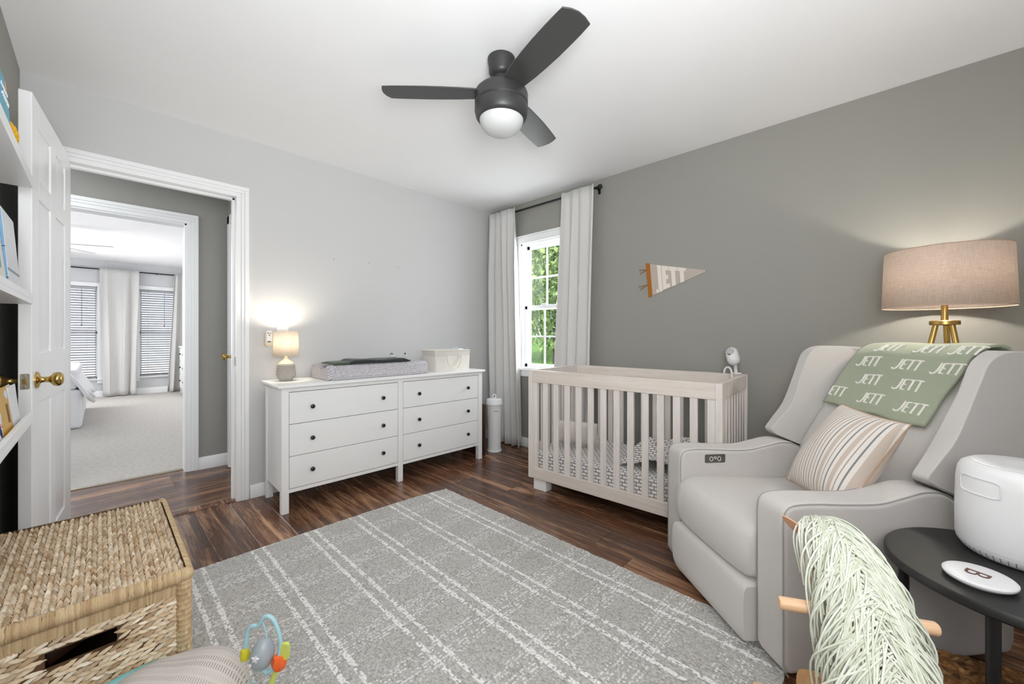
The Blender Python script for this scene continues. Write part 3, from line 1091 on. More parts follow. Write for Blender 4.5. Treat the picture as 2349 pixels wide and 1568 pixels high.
# ---- diaper pail and the board beside it
pl = thing('diaper_pail', 'tall white diaper pail between the dresser and the curtain', 'pail', (2.625, 2.755, 0), R(-30))
MB().lathe([(.070, 0), (.071, .012), (.066, .016), (.063, .04), (.069, .42), (.0705, .44), (0, .44)], 40).build('body', PLAST, pl)
ld = MB().lathe([(.072, .4405), (.078, .445), (.079, .47), (.076, .474), (.0765, .488), (.072, .498), (.055, .503), (0, .504)], 40).build('lid', PLAST, pl)
MB().tube([(.016 * math.cos(a), 0, .523 + .02 * math.sin(a)) for a in [2 * math.pi * k / 20 for k in range(20)]], .005, 8, closed=True).build('ring_handle', PLAST, ld)
MB().box(-.02, .02, -.071, -.067, .39, .395).build('lock_mark', CHROME, pl)
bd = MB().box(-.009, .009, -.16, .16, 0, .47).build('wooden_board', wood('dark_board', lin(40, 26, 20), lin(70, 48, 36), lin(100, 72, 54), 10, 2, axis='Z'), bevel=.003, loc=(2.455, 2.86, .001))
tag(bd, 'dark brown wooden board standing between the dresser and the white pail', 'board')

# ================================================================== crib
ASH = wood('washed_ash', lin(204, 194, 184), lin(222, 212, 203), lin(236, 229, 222), 26, 1.2, .5, .06, .35, 'X', .7)
ASHZ = wood('washed_ash_upright', lin(210, 203, 196), lin(226, 219, 213), lin(238, 233, 228), 26, 1.2, .5, .06, .35, 'Z', .7)
crib = thing('crib', 'pale washed wood baby crib against the grey wall', 'crib', (2.150, 1.900, 0), R(-86.9))
CL, CDp, CT = 1.275, .665, .86
RB0, RB1, RT0 = .085, .165, .772
P_ = .034
for x0 in (0, CL - P_):
    for y0 in (0, CDp - P_):
        MB().box(x0, x0 + P_, y0, y0 + P_, RB0, CT).build('corner_post', ASHZ, crib, bevel=.003)
for y0 in (.003, CDp - .003 - .026):
    MB().box(P_, CL - P_, y0, y0 + .026, RT0, CT).build('top_rail', ASH, crib, bevel=.003)
    MB().box(P_, CL - P_, y0, y0 + .026, RB0, RB1).build('bottom_rail', ASH, crib, bevel=.003)
    MB().box(P_, P_ + .040, y0 + .004, y0 + .022, RB1, RT0).build('stile', ASHZ, crib, bevel=.002)
    MB().box(CL - P_ - .040, CL - P_, y0 + .004, y0 + .022, RB1, RT0).build('stile', ASHZ, crib, bevel=.002)
    n = 12
    a0, a1 = P_ + .040, CL - P_ - .040
    pitch = (a1 - a0) / (n + .52)
    gap = pitch - .040
    gp = ((a1 - a0) - n * .040) / (n + 1)
    s0 = None
    for k in range(n):
        xx = a0 + gp * (k + 1) + .040 * k
        if s0 is None:
            s0 = MB().box(0, .040, 0, .014, RB1, RT0).build('slat', ASHZ, crib, bevel=.002)
            s = s0
        else:
            s = piece(s0, 'slat', crib)
        s.location = (xx, y0 + .006, 0)
for x0 in (.003, CL - .003 - .026):
    for z0, z1, nm in ((RT0, CT, 'end_top_rail'), (RB0, RB1, 'end_bottom_rail')):
        MB().box(x0, x0 + .026, P_, CDp - P_, z0, z1).build(nm, ASH if 0 else ASHZ, crib, bevel=.003)
    n = 8
    gp = ((CDp - 2 * P_) - n * .036) / (n + 1)
    s0 = None
    for k in range(n):
        yy = P_ + gp * (k + 1) + .036 * k
        if s0 is None:
            s0 = MB().box(0, .014, 0, .036, RB1, RT0).build('slat', ASHZ, crib, bevel=.002)
            s = s0
        else:
            s = piece(s0, 'slat', crib)
        s.location = (x0 + .006, yy, 0)
MB().box(.03, CL - .03, .032, CDp - .032, .135, .15).build('mattress_support', ASH, crib)
for x0, x1 in ((.03, .14), (CL - .14, CL - .03)):
    for y0, y1 in ((.025, .095), (CDp - .095, CDp - .025)):
        MB().box(x0, x1, y0, y1, 0, RB0).build('foot', LACQ, crib, bevel=.003)


def block_print():
    t = NT('block_print_sheet')
    c = t.coord()
    sx_, sy_, sz_ = t.sep(c)
    a = t.math('ADD', sx_, 0)
    b = t.math('ADD', sy_, sz_)

    def tri(s_, per):
        m_ = t.math('FRACT', t.math('DIVIDE', s_, per))
        return t.math('ABSOLUTE', t.math('SUBTRACT', m_, .5))
    row = t.math('FLOOR', t.math('DIVIDE', b, .022))
    shift = t.math('MULTIPLY', t.math('MODULO', row, 2), .018)
    u = tri(t.math('ADD', a, shift), .036)
    v = tri(b, .022)
    r_ = t.math('MAXIMUM', t.math('MULTIPLY', u, 1.9), t.math('MULTIPLY', v, 2.2))
    nz = t.noise(c, 60, 2)
    f = t.math('LESS_THAN', t.math('ADD', r_, t.math('MULTIPLY', nz, .25)), .88)
    t.color(t.mix(f, lin(146, 140, 139), lin(238, 235, 232)))
    t.p('Roughness', .95)
    t.bump(t.noise(c, 400, 2), .2, .001)
    return t.m


SHEET = block_print()
mt = thing('crib_mattress', 'crib mattress in a grey and white block print sheet', 'mattress', (0, 0, 0), 0)
mt.matrix_world = crib.matrix_basis @ Matrix.Translation((CL / 2, CDp / 2, .1505))


def mtop(u, v):
    x_ = (u - .5) * 1.21
    y_ = (v - .5) * .595
    e = min(1, min(u, 1 - u) * 16) ** .5 * min(1, min(v, 1 - v) * 9) ** .5
    return (x_, y_, .115 + .022 * e + .003 * math.sin(x_ * 17) * e)


MB().prism(rrect(-.605, .605, -.298, .298, .04, 5), 0, .116, 'z').build('sheet_side', SHEET, mt, bevel=.004)
MB().grid(mtop, 40, 20).build('sheet_top', SHEET, mt, angle=80)


def pillow_mesh(hx, hy, th, n=22, pinch=.07, sag=0.0, seed=0):
    mb_ = MB()
    rr = random.Random(seed)
    p1, p2 = rr.uniform(0, 6), rr.uniform(0, 6)

    def side(sg):
        def fn(u, v):
            a, b = 2 * u - 1, 2 * v - 1
            x_ = hx * a * (1 - pinch * (1 - b * b) * 1.0 * a * a)
            y_ = hy * b * (1 - pinch * (1 - a * a) * 1.0 * b * b)
            t_ = th * (max(0, 1 - a * a) ** .55) * (max(0, 1 - b * b) ** .55)
            t_ *= 1 + .06 * math.sin(a * 4 + p1) * math.sin(b * 3 + p2)
            return (x_, y_, sg * t_)
        return fn
    mb_.grid(side(1), n, n)
    mb_.grid(side(-1), n, n)
    return mb_


LILAC = fabric('ribbed_cream', lin(222, 216, 210), .04, 120, .5)
cp = thing('crib_pillow', 'soft cream lumbar pillow at the window end of the crib', 'pillow', (0, 0, 0), 0)
cp.matrix_world = crib.matrix_basis @ Matrix.Translation((.245, .25, .395)) @ Matrix.Rotation(R(18), 4, 'Z') @ Matrix.Rotation(R(-62), 4, 'X')
pillow_mesh(.17, .105, .052, pinch=.05, seed=2).build('cushion', LILAC, cp, weld=True, angle=80)
for k in range(11):
    xx = -.14 + .028 * k
    pts = []
    for j in range(13):
        b = -0.93 + 1.86 * j / 12
        a = xx / .17
        pts.append((xx, .105 * b, .052 * (max(0, 1 - a * a) ** .55) * (max(0, 1 - b * b) ** .55) + .001))
    MB().tube(pts, .0028, 5).build('rib', LILAC, cp)

bk = thing('crib_blanket', 'rumpled block print blanket heaped at the armchair end of the crib', 'blanket', (0, 0, 0), 0)
bk.matrix_world = crib.matrix_basis @ Matrix.Translation((.95, .34, .291))


def heap(u, v):
    a, b = 2 * u - 1, 2 * v - 1
    r2_ = max(0, 1 - (abs(a) ** 2.6 + abs(b) ** 2.6) * .5)
    z = .125 * r2_ * (1 + .20 * math.sin(a * 7 + b * 3) + .14 * math.sin(b * 11 - a * 5))
    return (.285 * a + .012 * math.sin(b * 9), .25 * b + .012 * math.sin(a * 9), max(.002, z))


MB().grid(heap, 40, 40).build('cloth', SHEET, bk, solid=.006, angle=80)

# ---- baby monitor on the crib corner
mo = thing('baby_monitor', 'white baby monitor camera clipped to the back corner of the crib', 'baby monitor', (0, 0, 0), 0)
mo.matrix_world = crib.matrix_basis @ Matrix.Translation((CL - .075, CDp - .035, CT + .0005))
cap = []
for k in range(17):
    a = -math.pi / 2 + math.pi * k / 16
    cap.append((max(0, .038 * math.cos(a)) if abs(a) < math.pi / 2 - 1e-6 else 0, .038 * math.sin(a) + (.024 if a > 0 else -.024)))
bdy = MB().lathe(cap, 28).build('housing', PLAST, mo)
bdy.matrix_local = Matrix.Translation((0, -.03, .115)) @ Matrix.Rotation(R(-32), 4, 'X') @ Matrix.Rotation(R(-16), 4, 'Y')
ln_ = MB().lathe([(.020, .0), (.021, .005), (.016, .008), (0, .0085)], 22).build('lens', mat('lens_grey', lin(186, 185, 186), .3), bdy)
ln_.matrix_local = Matrix.Translation((-.004, -.034, .016)) @ Matrix.Rotation(R(90), 4, 'X')
MB().tube([(.0, -.036, .002), (-.012, -.038, -.008), (-.022, -.034, .004)], .003, 6).build('sensor_slot', BLACK, bdy)
MB().lathe([(.006, 0), (.005, .012), (0, .014)], 10, (.004, 0, .058)).build('antenna', PLAST, bdy)
MB().tube([(.010, -.012, .075), (.012, -.010, .04), (.014, -.006, .0)], [.012, .010, .012], 12).build('stem', PLAST, mo)
MB().tube([(.030, -.004, .085), (.032, -.004, .04), (.033, -.004, .0)], .004, 8).build('stem_wire', CHROME, mo)
MB().tube([(-.028 - .022 * math.cos(a) - .0, -.03, .004 + .040 * math.sin(a)) for a in [math.pi * k / 14 for k in range(15)]] + [(-.005, -.032, -.03)], .0065, 10).build('hook', PLAST, mo)
MB().box(-.012, .045, -.012, .012, 0, .010).build('clamp', PLAST, mo, bevel=.003)

# ================================================================== pennant
FELT = fabric('oatmeal_felt', lin(190, 178, 168), .12, 200, .4)
CREAM = fabric('cream_felt', lin(232, 224, 214), .03, 200, .3)
RUST = fabric('rust_felt', lin(168, 106, 42), .06, 200, .3)
pn = thing('pennant', 'triangular felt pennant reading JETT on the grey wall', 'pennant', (XR - .004, 1.372, 1.5), 0)
# local: s = distance along -y ; corners measured from the wall
TL, BL, TP, BP = (0.0, .167), (.022, -.093), (.432, .068), (.428, .056)


def pen(s, v, x):
    y_ = lambda a, b: a + (b - a) * s
    top = (y_(TL[0], TP[0]), y_(TL[1], TP[1]))
    bot = (y_(BL[0], BP[0]), y_(BL[1], BP[1]))
    p = (bot[0] + (top[0] - bot[0]) * v, bot[1] + (top[1] - bot[1]) * v)
    return (x, -p[0], p[1])


def penbox(mb_, s0, s1, v0, v1, x0, x1):
    vs = [pen(s, v, x) for x in (x0, x1) for s, v in ((s0, v0), (s1, v0), (s1, v1), (s0, v1))]
    mb_.add(vs, [(0, 1, 2, 3), (7, 6, 5, 4)] + [(k, 4 + k, 4 + (k + 1) % 4, (k + 1) % 4) for k in range(4)])


mb = MB()
penbox(mb, .02, 1.0, 0, 1, -.0005, .0025)
mb.build('flag', FELT, pn)
mb = MB()
penbox(mb, -.018, .058, -.012, 1.012, -.003, .0028)
mb.build('band', RUST, pn, bevel=.001)
for (zz, lst) in ((.118, ((-.064, .004), (-.056, -.026))), (.0, ((-.066, -.010), (-.052, -.034)))):
    for dy, dz in lst:
        MB().tube([(-.002, -.004, zz), (-.002, -dy * .5, zz + dz * .5 + .002), (-.002, -dy, zz + dz)], .0045, 6, flat=.5).build('tie', RUST, pn)


def letters(strokes, name, x0, x1):
    mb_ = MB()
    for s0, s1, v0, v1 in strokes:
        penbox(mb_, s0, s1, v0, v1, x0, x1)
    o = mb_.build(name, CREAM, pn, bevel=.0006)
    return o


LX0, LX1 = -.0025, -.0004
letters([(.185, .258, .0, .985), (.140, .195, .01, .14)], 'letter', LX0, LX1)
letters([(.268, .335, .03, .985), (.335, .39, .80, .985), (.335, .378, .42, .60), (.335, .395, .03, .21)], 'letter', LX0, LX1)
letters([(.398, .535, .78, .985), (.432, .502, .0, .78)], 'letter', LX0, LX1)
letters([(.545, .685, .76, .985), (.582, .648, .0, .76)], 'letter', LX0, LX1)

# ================================================================== rug
def rug_mat():
    t = NT('plaid_rug')
    c = t.coord()
    x_, y_, z_ = t.sep(c)
    wob = t.math('MULTIPLY', t.math('SUBTRACT', t.noise(c, 40, 3), .5), .010)
    xw = t.math('ADD', x_, wob)
    yw = t.math('ADD', y_, wob)

    def line(s_, per, org, offs, half):
        f = t.math('MULTIPLY', t.math('FRACT', t.math('DIVIDE', t.math('ADD', s_, -org + .1 + per * 20), per)), per)
        tot = None
        for o_ in offs:
            m_ = t.math('LESS_THAN', t.math('ABSOLUTE', t.math('SUBTRACT', f, .1 + o_)), half)
            tot = m_ if tot is None else t.math('MAXIMUM', tot, m_)
        return tot
    along = line(xw, .2525, .535, (0, .051), .0086)
    cross = line(yw, .2525, 1.845, (0, .014, .028, .042, .070, .084, .098), .0036)
    vo = t.n('ShaderNodeTexVoronoi')
    vo.inputs['Scale'].default_value = 1.0
    t.set(vo.inputs['Vector'], t.map(c, (150, 105, 150)))
    vd = vo.outputs['Distance']
    vc = t.sep(vo.outputs['Color'])[0]
    mott = t.noise(c, 9, 4)
    base = t.ramp(t.math('ADD', t.math('MULTIPLY', vc, .65), t.math('MULTIPLY', mott, .35)), [(.1, lin(172, 169, 164)), (.5, lin(188, 186, 181)), (.95, lin(205, 203, 199))])
    dash = t.math('GREATER_THAN', vc, .30)
    dash2 = t.math('GREATER_THAN', vc, .52)
    m1 = t.math('MULTIPLY', along, dash)
    m2 = t.math('MULTIPLY', t.math('MULTIPLY', cross, dash2), .64)
    both = t.math('MULTIPLY', along, cross)
    m_ = t.math('MAXIMUM', t.math('MAXIMUM', m1, m2), both)
    col = t.mix(m_, base, lin(238, 237, 234))
    gap = t.math('SUBTRACT', 1.06, t.math('MULTIPLY', t.math('POWER', vd, 2.0), .55), clamp=True)
    t.color(t.mix(1.0, col, gap, 'MULTIPLY'))
    t.p('Roughness', 1)
    t.p('Specular IOR Level', .05)
    t.p('Sheen Weight', .1)
    t.bump(t.math('SUBTRACT', 1.0, vd), .6, .003)
    return t.m


rugm = rug_mat()
RX0, RX1, RY0, RY1 = .20, 1.715, .25, 2.355
mb = MB()
pts = []
rr = random.Random(11)
N = 110
for k in range(N):
    pts.append((RX0 + (RX1 - RX0) * k / N, RY0 + rr.uniform(-.003, .003)))
for k in range(N):
    pts.append((RX1 + rr.uniform(-.004, .004), RY0 + (RY1 - RY0) * k / N - .02 * (k / N) ** 6))
for k in range(N):
    s_ = k / N
    pts.append((RX1 - (RX1 - RX0) * s_, RY1 - .055 * (1 - s_) ** 6 + rr.uniform(-.003, .003)))
for k in range(N):
    pts.append((RX0 + rr.uniform(-.003, .003), RY1 - (RY1 - RY0) * k / N))
mb.prism(pts, .0005, .011, 'z')
rug = mb.build('area_rug', rugm, smooth=False)
tag(rug, 'light grey plaid woven rug with double white stripes on the floor', 'rug')
tuft = MB()
for k in range(260):
    y_ = RY0 + (RY1 - .06 - RY0) * rr.random()
    a = rr.uniform(-.7, .7)
    L_ = rr.uniform(.004, .011)
    tuft.tube([(RX1 - .003, y_, .006), (RX1 + L_ * .6 * math.cos(a), y_ + L_ * .6 * math.sin(a), .007), (RX1 + L_ * math.cos(a), y_ + L_ * math.sin(a), .003)], .0013, 4)
to = tuft.build('edge_tufts', rugm, rug)
to['kind'] = 'stuff'

# ================================================================== recliner
UPH = fabric('oatmeal_upholstery', lin(203, 199, 195), .035, 700, .22, sheen=.15)
SEAM = fabric('seam_cord', lin(160, 157, 154), .03, 700, .2)
CHW = .37
ch_M = Matrix.Translation((1.729, .538, .012)) @ Matrix.Rotation(R(-130), 4, 'Z')
rec = thing('recliner', 'pale oatmeal wingback recliner armchair in front of the crib', 'armchair', (1.729, .538, .012), R(-130))


def arc_pts(pts, n=6):
    """Catmull-Rom through 2d points"""
    out = []
    for i in range(len(pts) - 1):
        p0 = pts[max(i - 1, 0)]
        p1, p2 = pts[i], pts[i + 1]
        p3 = pts[min(i + 2, len(pts) - 1)]
        for k in range(n):
            t_ = k / n
            out.append(tuple(.5 * (2 * p1[j] + (-p0[j] + p2[j]) * t_ + (2 * p0[j] - 5 * p1[j] + 4 * p2[j] - p3[j]) * t_ ** 2 + (-p0[j] + 3 * p1[j] - 3 * p2[j] + p3[j]) * t_ ** 3) for j in range(len(p1))))
    out.append(tuple(pts[-1]))
    return out


armtop = arc_pts([(.012, .50), (.018, .536), (.045, .557), (.12, .560), (.25, .552), (.36, .550), (.45, .566), (.53, .580), (.60, .572), (.67, .530), (.73, .485), (.80, .46)], 5)
armpoly = [(.030, .012), (.012, .05)] + armtop + [(.865, .44), (.878, .40), (.880, .06), (.868, .02), (.85, .012)]
for s_ in (-1, 1):
    a = MB().prism(armpoly, s_ * .245, s_ * CHW, 'x').build('arm', UPH, rec, bevel=.020, seg=4, angle=50)
    edge = [(p[0], p[1]) for p in armpoly[:-6]]
    xo = s_ * (CHW - .0045)
    path = [(xo, p[0] + .004, p[1] - .0045) for p in edge]
    MB().tube(path, .0022, 5).build('seam', SEAM, a)
    xi = s_ * (.245 + .0045)
    MB().tube([(xi, p[0] + .004, p[1] - .0045) for p in edge], .0018, 5).build('seam', SEAM, a)

# control panel on the inner side of the left arm
cpn = MB().prism(rrect(.135, .238, .492, .532, .006), -.2450, -.2425, 'x').build('control_panel', mat('panel_grey', lin(112, 108, 104), .35, .6), rec, bevel=.001)
cpn['label'] = 'small grey push button panel'
for yy, rr_ in ((.166, .0085), (.206, .0085)):
    MB().tube([(-.2418, yy + rr_ * math.cos(2 * math.pi * k / 20), .511 + rr_ * 1.15 * math.sin(2 * math.pi * k / 20)) for k in range(20)], .0014, 6, closed=True).build('button_ring', PLAST, cpn)
MB().tube([(-.2418, .186 + .0055 * math.cos(2 * math.pi * k / 16), .516 + .005 * math.sin(2 * math.pi * k / 16)) for k in range(16)], .0014, 6, closed=True).build('usb_port', PLAST, cpn)


def crown(poly, xs, kx, zref):
    """loft a (y,z) section along x, swelling it towards the middle"""
    cy = sum(p[0] for p in poly) / len(poly)
    cz = sum(p[1] for p in poly) / len(poly)
    rings = []
    for x in xs:
        a = x / abs(xs[0])
        k = 1 - kx * abs(a) ** 3.0
        e = 1 - .10 * max(0, (abs(a) - .90) / .10) ** 2
        rings.append([(x, cy + (p[0] - cy) * (k + (e - 1)), cz + (p[1] - cz) * (k * e)) for p in poly])
    return rings


XS = [-.243, -.238, -.225, -.19, -.12, 0, .12, .19, .225, .238, .243]
seatp = arc_pts([(-.012, .245), (-.026, .29), (-.028, .35), (-.012, .405), (.03, .432), (.12, .440), (.30, .428), (.50, .415), (.62, .41)], 5) + [(.64, .38), (.64, .25), (.60, .235), (.02, .235)]
MB().loft(crown(seatp, XS, .045, .3)).build('seat_cushion', UPH, rec, angle=60)
frp = arc_pts([(-.020, .232), (-.030, .21), (-.034, .15), (-.030, .06), (-.018, .022)], 5) + [(.02, .018), (.30, .03), (.30, .228)]
MB().loft(crown(frp, XS, .01, .1)).build('footrest', UPH, rec, angle=60)
MB().box(-.245, .245, .30, .86, .02, .24).build('base', UPH, rec)

# back cushion, reclined
BS = .666


def bfront(z):
    return .649 + (z - .557) * BS


XB = [-.262, -.255, -.24, -.20, -.12, 0, .12, .20, .24, .255, .262]
backp = [(bfront(.39), .39), (bfront(.48) - .012, .48), (bfront(.60) - .016, .60), (bfront(.75) - .014, .75), (bfront(.90) - .010, .90), (bfront(.99), .99), (bfront(1.02) + .012, 1.022), (bfront(1.04) + .035, 1.036), (bfront(1.04) + .075, 1.026), (bfront(1.02) + .105, .985), (bfront(.9) + .14, .90), (bfront(.6) + .17, .60), (bfront(.42) + .16, .42)]
backp = arc_pts(backp, 4)
MB().loft(crown(backp, XB, .02, .7)).build('back_cushion', UPH, rec, angle=60)

# wings: curved side panels of the back
wingo = arc_pts([(.672, .552), (.60, .580), (.540, .618), (.570, .665), (.640, .750), (.692, .86), (.725, .94), (.755, 1.003), (.800, 1.034), (.86, 1.044), (.93, 1.042), (1.00, 1.034), (1.045, 1.00), (1.055, .95), (1.03, .86), (.98, .72), (.93, .60), (.88, .46), (.80, .44)], 4)
def wx(k, p):
    f = max(0, min(1, (bfront(p[1]) - p[0]) / .17))
    xi = .240 + .085 * f
    xo = .366 + .030 * max(0, p[1] - .6)
    return xi + (xo - xi) * k


for s_ in (-1, 1):
    inner, outer = [], []
    mb = MB()
    rings = []
    for x, sh in ((.240, .0), (.262, .0), (.300, .0), (.340, .0), (.366, .0)):
        rings.append([(s_ * wx((x - .240) / .126, p), p[0], p[1]) for p in wingo])
    mb.loft(rings)
    w_ = mb.build('wing', UPH, rec, bevel=.024, seg=4, angle=50)
    path = [(s_ * (wx(0, p) + .005), p[0] + .005, p[1] - .002) for p in wingo[:34]]
    MB().tube(path, .002, 5).build('seam', SEAM, w_)
    path = [(s_ * (.366 + .030 * max(0, p[1] - .6) - .004), p[0] + .005, p[1] - .003) for p in wingo[:44]]
    MB().tube(path, .002, 5).build('seam', SEAM, w_)

# ---- green name blanket over the back
SAGE = fabric('sage_knit', lin(164, 172, 150), .08, 260, .6, sheen=.3)
KNITW = fabric('cream_knit', lin(238, 237, 228), .06, 260, .5)
bl = thing('name_blanket', 'sage green blanket lettered JETT draped over the armchair back', 'blanket', (0, 0, 0), 0)
bl.matrix_world = ch_M.copy()
nrm = Vector((0, -1, BS)).normalized()
path = []
for k in range(13):
    z = .735 + (1.0 - .735) * k / 12
    path.append((bfront(z) - .030, z + .012))
path += [(bfront(1.02) - .012, 1.036), (bfront(1.04) + .012, 1.054), (bfront(1.04) + .045, 1.060), (bfront(1.04) + .085, 1.052), (bfront(1.04) + .118, 1.015), (bfront(.97) + .150, .96), (bfront(.9) + .172, .90), (bfront(.8) + .185, .82)]
lens = [0]
for a, b in zip(path, path[1:]):
    lens.append(lens[-1] + math.hypot(b[0] - a[0], b[1] - a[1]))
TOT = lens[-1]


def on_path(s):
    s = max(0, min(TOT - 1e-6, s))
    for i in range(len(path) - 1):
        if lens[i + 1] >= s:
            t_ = (s - lens[i]) / (lens[i + 1] - lens[i])
            return (path[i][0] + (path[i + 1][0] - path[i][0]) * t_, path[i][1] + (path[i + 1][1] - path[i][1]) * t_)


def blk(x, s, off=0.0):
    a = on_path(s)
    b = on_path(s + .004)
    c0 = on_path(s - .004)
    t_ = Vector((b[0] - c0[0], b[1] - c0[1])).normalized()
    n_ = Vector((-t_[1], t_[0]))
    rip = .0025 * math.sin(x * 23 + s * 9) + .002 * math.sin(s * 31 + x * 8)
    o_ = off + rip
    return (x, a[0] + n_[0] * o_, a[1] + n_[1] * o_)


def blanket(u, v):
    s = TOT * v
    x0 = -.240 + .03 * v + .004 * math.sin(v * 19)
    x1 = .196 + .045 * min(1, v * 1.6) + .004 * math.sin(v * 23 + 1)
    x = x0 + (x1 - x0) * u
    s2 = s - (.03 * u - .004 * math.sin(u * 14)) * (1 - v)
    s2 = max(0.0, s2 + .03 * (1 - v))
    return blk(x, s2)


MB().grid(blanket, 40, 60).build('cloth', SAGE, bl, solid=.010, angle=80)
ST = {'J': [[(.46, 1), (.42, .35), (.32, .08), (.14, .0), (.0, .12)]],
      'E': [[(.92, .98), (.64, .95), (.60, .08), (.88, .06)], [(.62, .52), (.85, .54)]],
      'T': [[(1.0, .96), (1.42, .98)], [(1.21, .96), (1.16, .02)]],
      'U': [[(1.48, .98), (1.92, .96)], [(1.70, .96), (1.66, -.02)]]}
words = []
for (x0, z0) in ((-.188, .940), (-.021, .935), (.122, .930), (-.143, .862), (.021, .856), (-.262, .792), (-.088, .783), (.075, .772), (-.150, 1.012), (.010, 1.015), (.14, 1.010)):
    words.append((x0, (z0 - .735) * math.hypot(1, BS)))
for x0, s0 in words:
    mb = MB()
    for key in 'JETU':
        if key == 'J' and x0 < -.25:
            continue
        for st_ in ST[key]:
            dense = []
            for a, b in zip(st_, st_[1:]):
                for k in range(4):
                    dense.append((a[0] + (b[0] - a[0]) * k / 4, a[1] + (b[1] - a[1]) * k / 4))
            dense.append(st_[-1])
            pts = []
            for lx, ly in dense:
                X_ = x0 + lx * .054
                pts.append(blk(X_, s0 + ly * .052, -.0065 if False else .0062))
            mb.tube(pts, .0038, 6)
    mb.build('lettering', KNITW, bl)


# ---- striped cushion
def stripe_mat():
    t = NT('striped_cotton')
    c = t.coord()
    x_, y_, z_ = t.sep(c)
    col = lin(226, 219, 211)
    cur = None

    def band(cen, half):
        return t.math('LESS_THAN', t.math('ABSOLUTE', t.math('SUBTRACT', x_, cen)), half)
    layers = []
    xx = -.185
    k = 0
    while xx < .19:
        if xx < .02:
            layers.append((xx, .0020, lin(150, 138, 128) if k % 2 else lin(176, 160, 148)))
            xx += .0145
        else:
            layers.append((xx, .0022, lin(120, 122, 126)))
            layers.append((xx + .018, .0065, lin(196, 180, 166)))
            layers.append((xx + .033, .0014, lin(150, 140, 132)))
            xx += .047
        k += 1
    cur = None
    for cen, half, cc in layers:
        m_ = band(cen, half)
        cur = t.mix(m_, cur if cur is not None else col, cc)
    nz = t.noise(t.map(c, (300, 300, 300)), 1, 2)
    t.color(t.mix(t.math('MULTIPLY', nz, .15), cur, lin(250, 246, 240)))
    t.p('Roughness', .95)
    t.bump(nz, .2, .001)
    return t.m


tp = thing('throw_pillow', 'cream cushion with brown and grey stripes on the armchair seat', 'cushion', (0, 0, 0), 0)
tp.matrix_world = ch_M @ Matrix.Translation((.118, .480, .628)) @ Matrix.Rotation(R(-8), 4, 'Z') @ Matrix.Rotation(R(58), 4, 'X') @ Matrix.Rotation(R(-4), 4, 'Z')
pillow_mesh(.160, .200, .095, 26, .055, seed=4).build('cushion', stripe_mat(), tp, weld=True, angle=80)
edge = []
for a, b in [(-1 + 2 * k / 14, -1) for k in range(14)] + [(1, -1 + 2 * k / 14) for k in range(14)] + [(1 - 2 * k / 14, 1) for k in range(14)] + [(-1, 1 - 2 * k / 14) for k in range(14)]:
    edge.append((.160 * a * (1 - .055 * (1 - b * b) * a * a), .200 * b * (1 - .055 * (1 - a * a) * b * b), 0))
MB().tube(edge, .0028, 6, closed=True).build('piping', mat('tan_piping', lin(176, 148, 124), .8), tp)

# ================================================================== gold tripod floor lamp
LX_, LY_ = 2.690, -.178
fl_ = thing('floor_lamp', 'gold tripod floor lamp with a linen drum shade behind the armchair', 'lamp', (LX_, LY_, 0), R(0))
SHADE2 = shade_mat('linen_shade', (.92, .81, .73), .56, 420)
sh = MB().lathe([(.212, 1.240), (.203, 1.502)], 64)
sh.f = [f for f in sh.f if len(f) == 4]
so = sh.build('lamp_shade', SHADE2, fl_, solid=.002)
for z, r_ in ((1.240, .212), (1.502, .203)):
    MB().tube([(r_ * math.cos(2 * math.pi * k / 64), r_ * math.sin(2 * math.pi * k / 64), z) for k in range(64)], .0022, 6, closed=True).build('shade_trim', mat('shade_trim_tan', lin(196, 168, 148), .8) if z < 1.3 else bpy.data.materials['shade_trim_tan'], so)
for k in range(3):
    a = 2 * math.pi * k / 3
    MB().tube([(0, 0, 1.492), (.2 * math.cos(a), .2 * math.sin(a), 1.496)], .0022, 6).build('spider_wire', GOLD, fl_)
MB().lathe([(.012, 1.175), (.012, 1.30), (.016, 1.302), (.016, 1.335), (0, 1.336)], 20).build('pole', GOLD, fl_)
MB().tube([(0, -.03, 1.33), (0, -.055, 1.38), (0, -.05, 1.45), (0, 0, 1.495), (0, .05, 1.45), (0, .055, 1.38), (0, .03, 1.33)], .002, 6).build('harp', GOLD, fl_)
MB().lathe([(.006, 1.494), (.006, 1.505), (.0135, 1.508), (.0135, 1.532), (.012, 1.535), (0, 1.535)], 20).build('finial', GOLD, fl_)
MB().lathe([(.048, 1.158), (.050, 1.160), (.050, 1.176), (.048, 1.178), (.0, 1.178)], 36).build('leg_hub', GOLD, fl_)
for a in (R(226), R(106), R(-14)):
    p0 = Vector((.030 * math.cos(a), .030 * math.sin(a), 1.158))
    p1 = Vector((.245 * math.cos(a), .245 * math.sin(a), .004))
    MB().tube([p0, p1], .0105, 12).build('leg', GOLD, fl_)
MB().lathe([(.012, 1.336), (.015, 1.35), (.03, 1.385), (.031, 1.40), (.02, 1.425), (0, 1.432)], 18).build('bulb', emis('bulb_warm_large', (1, .86, .66), 14), fl_)
light('floor_lamp_light', 'POINT', (LX_, LY_, 1.368), 24, (1, .92, .82), soft=.035)

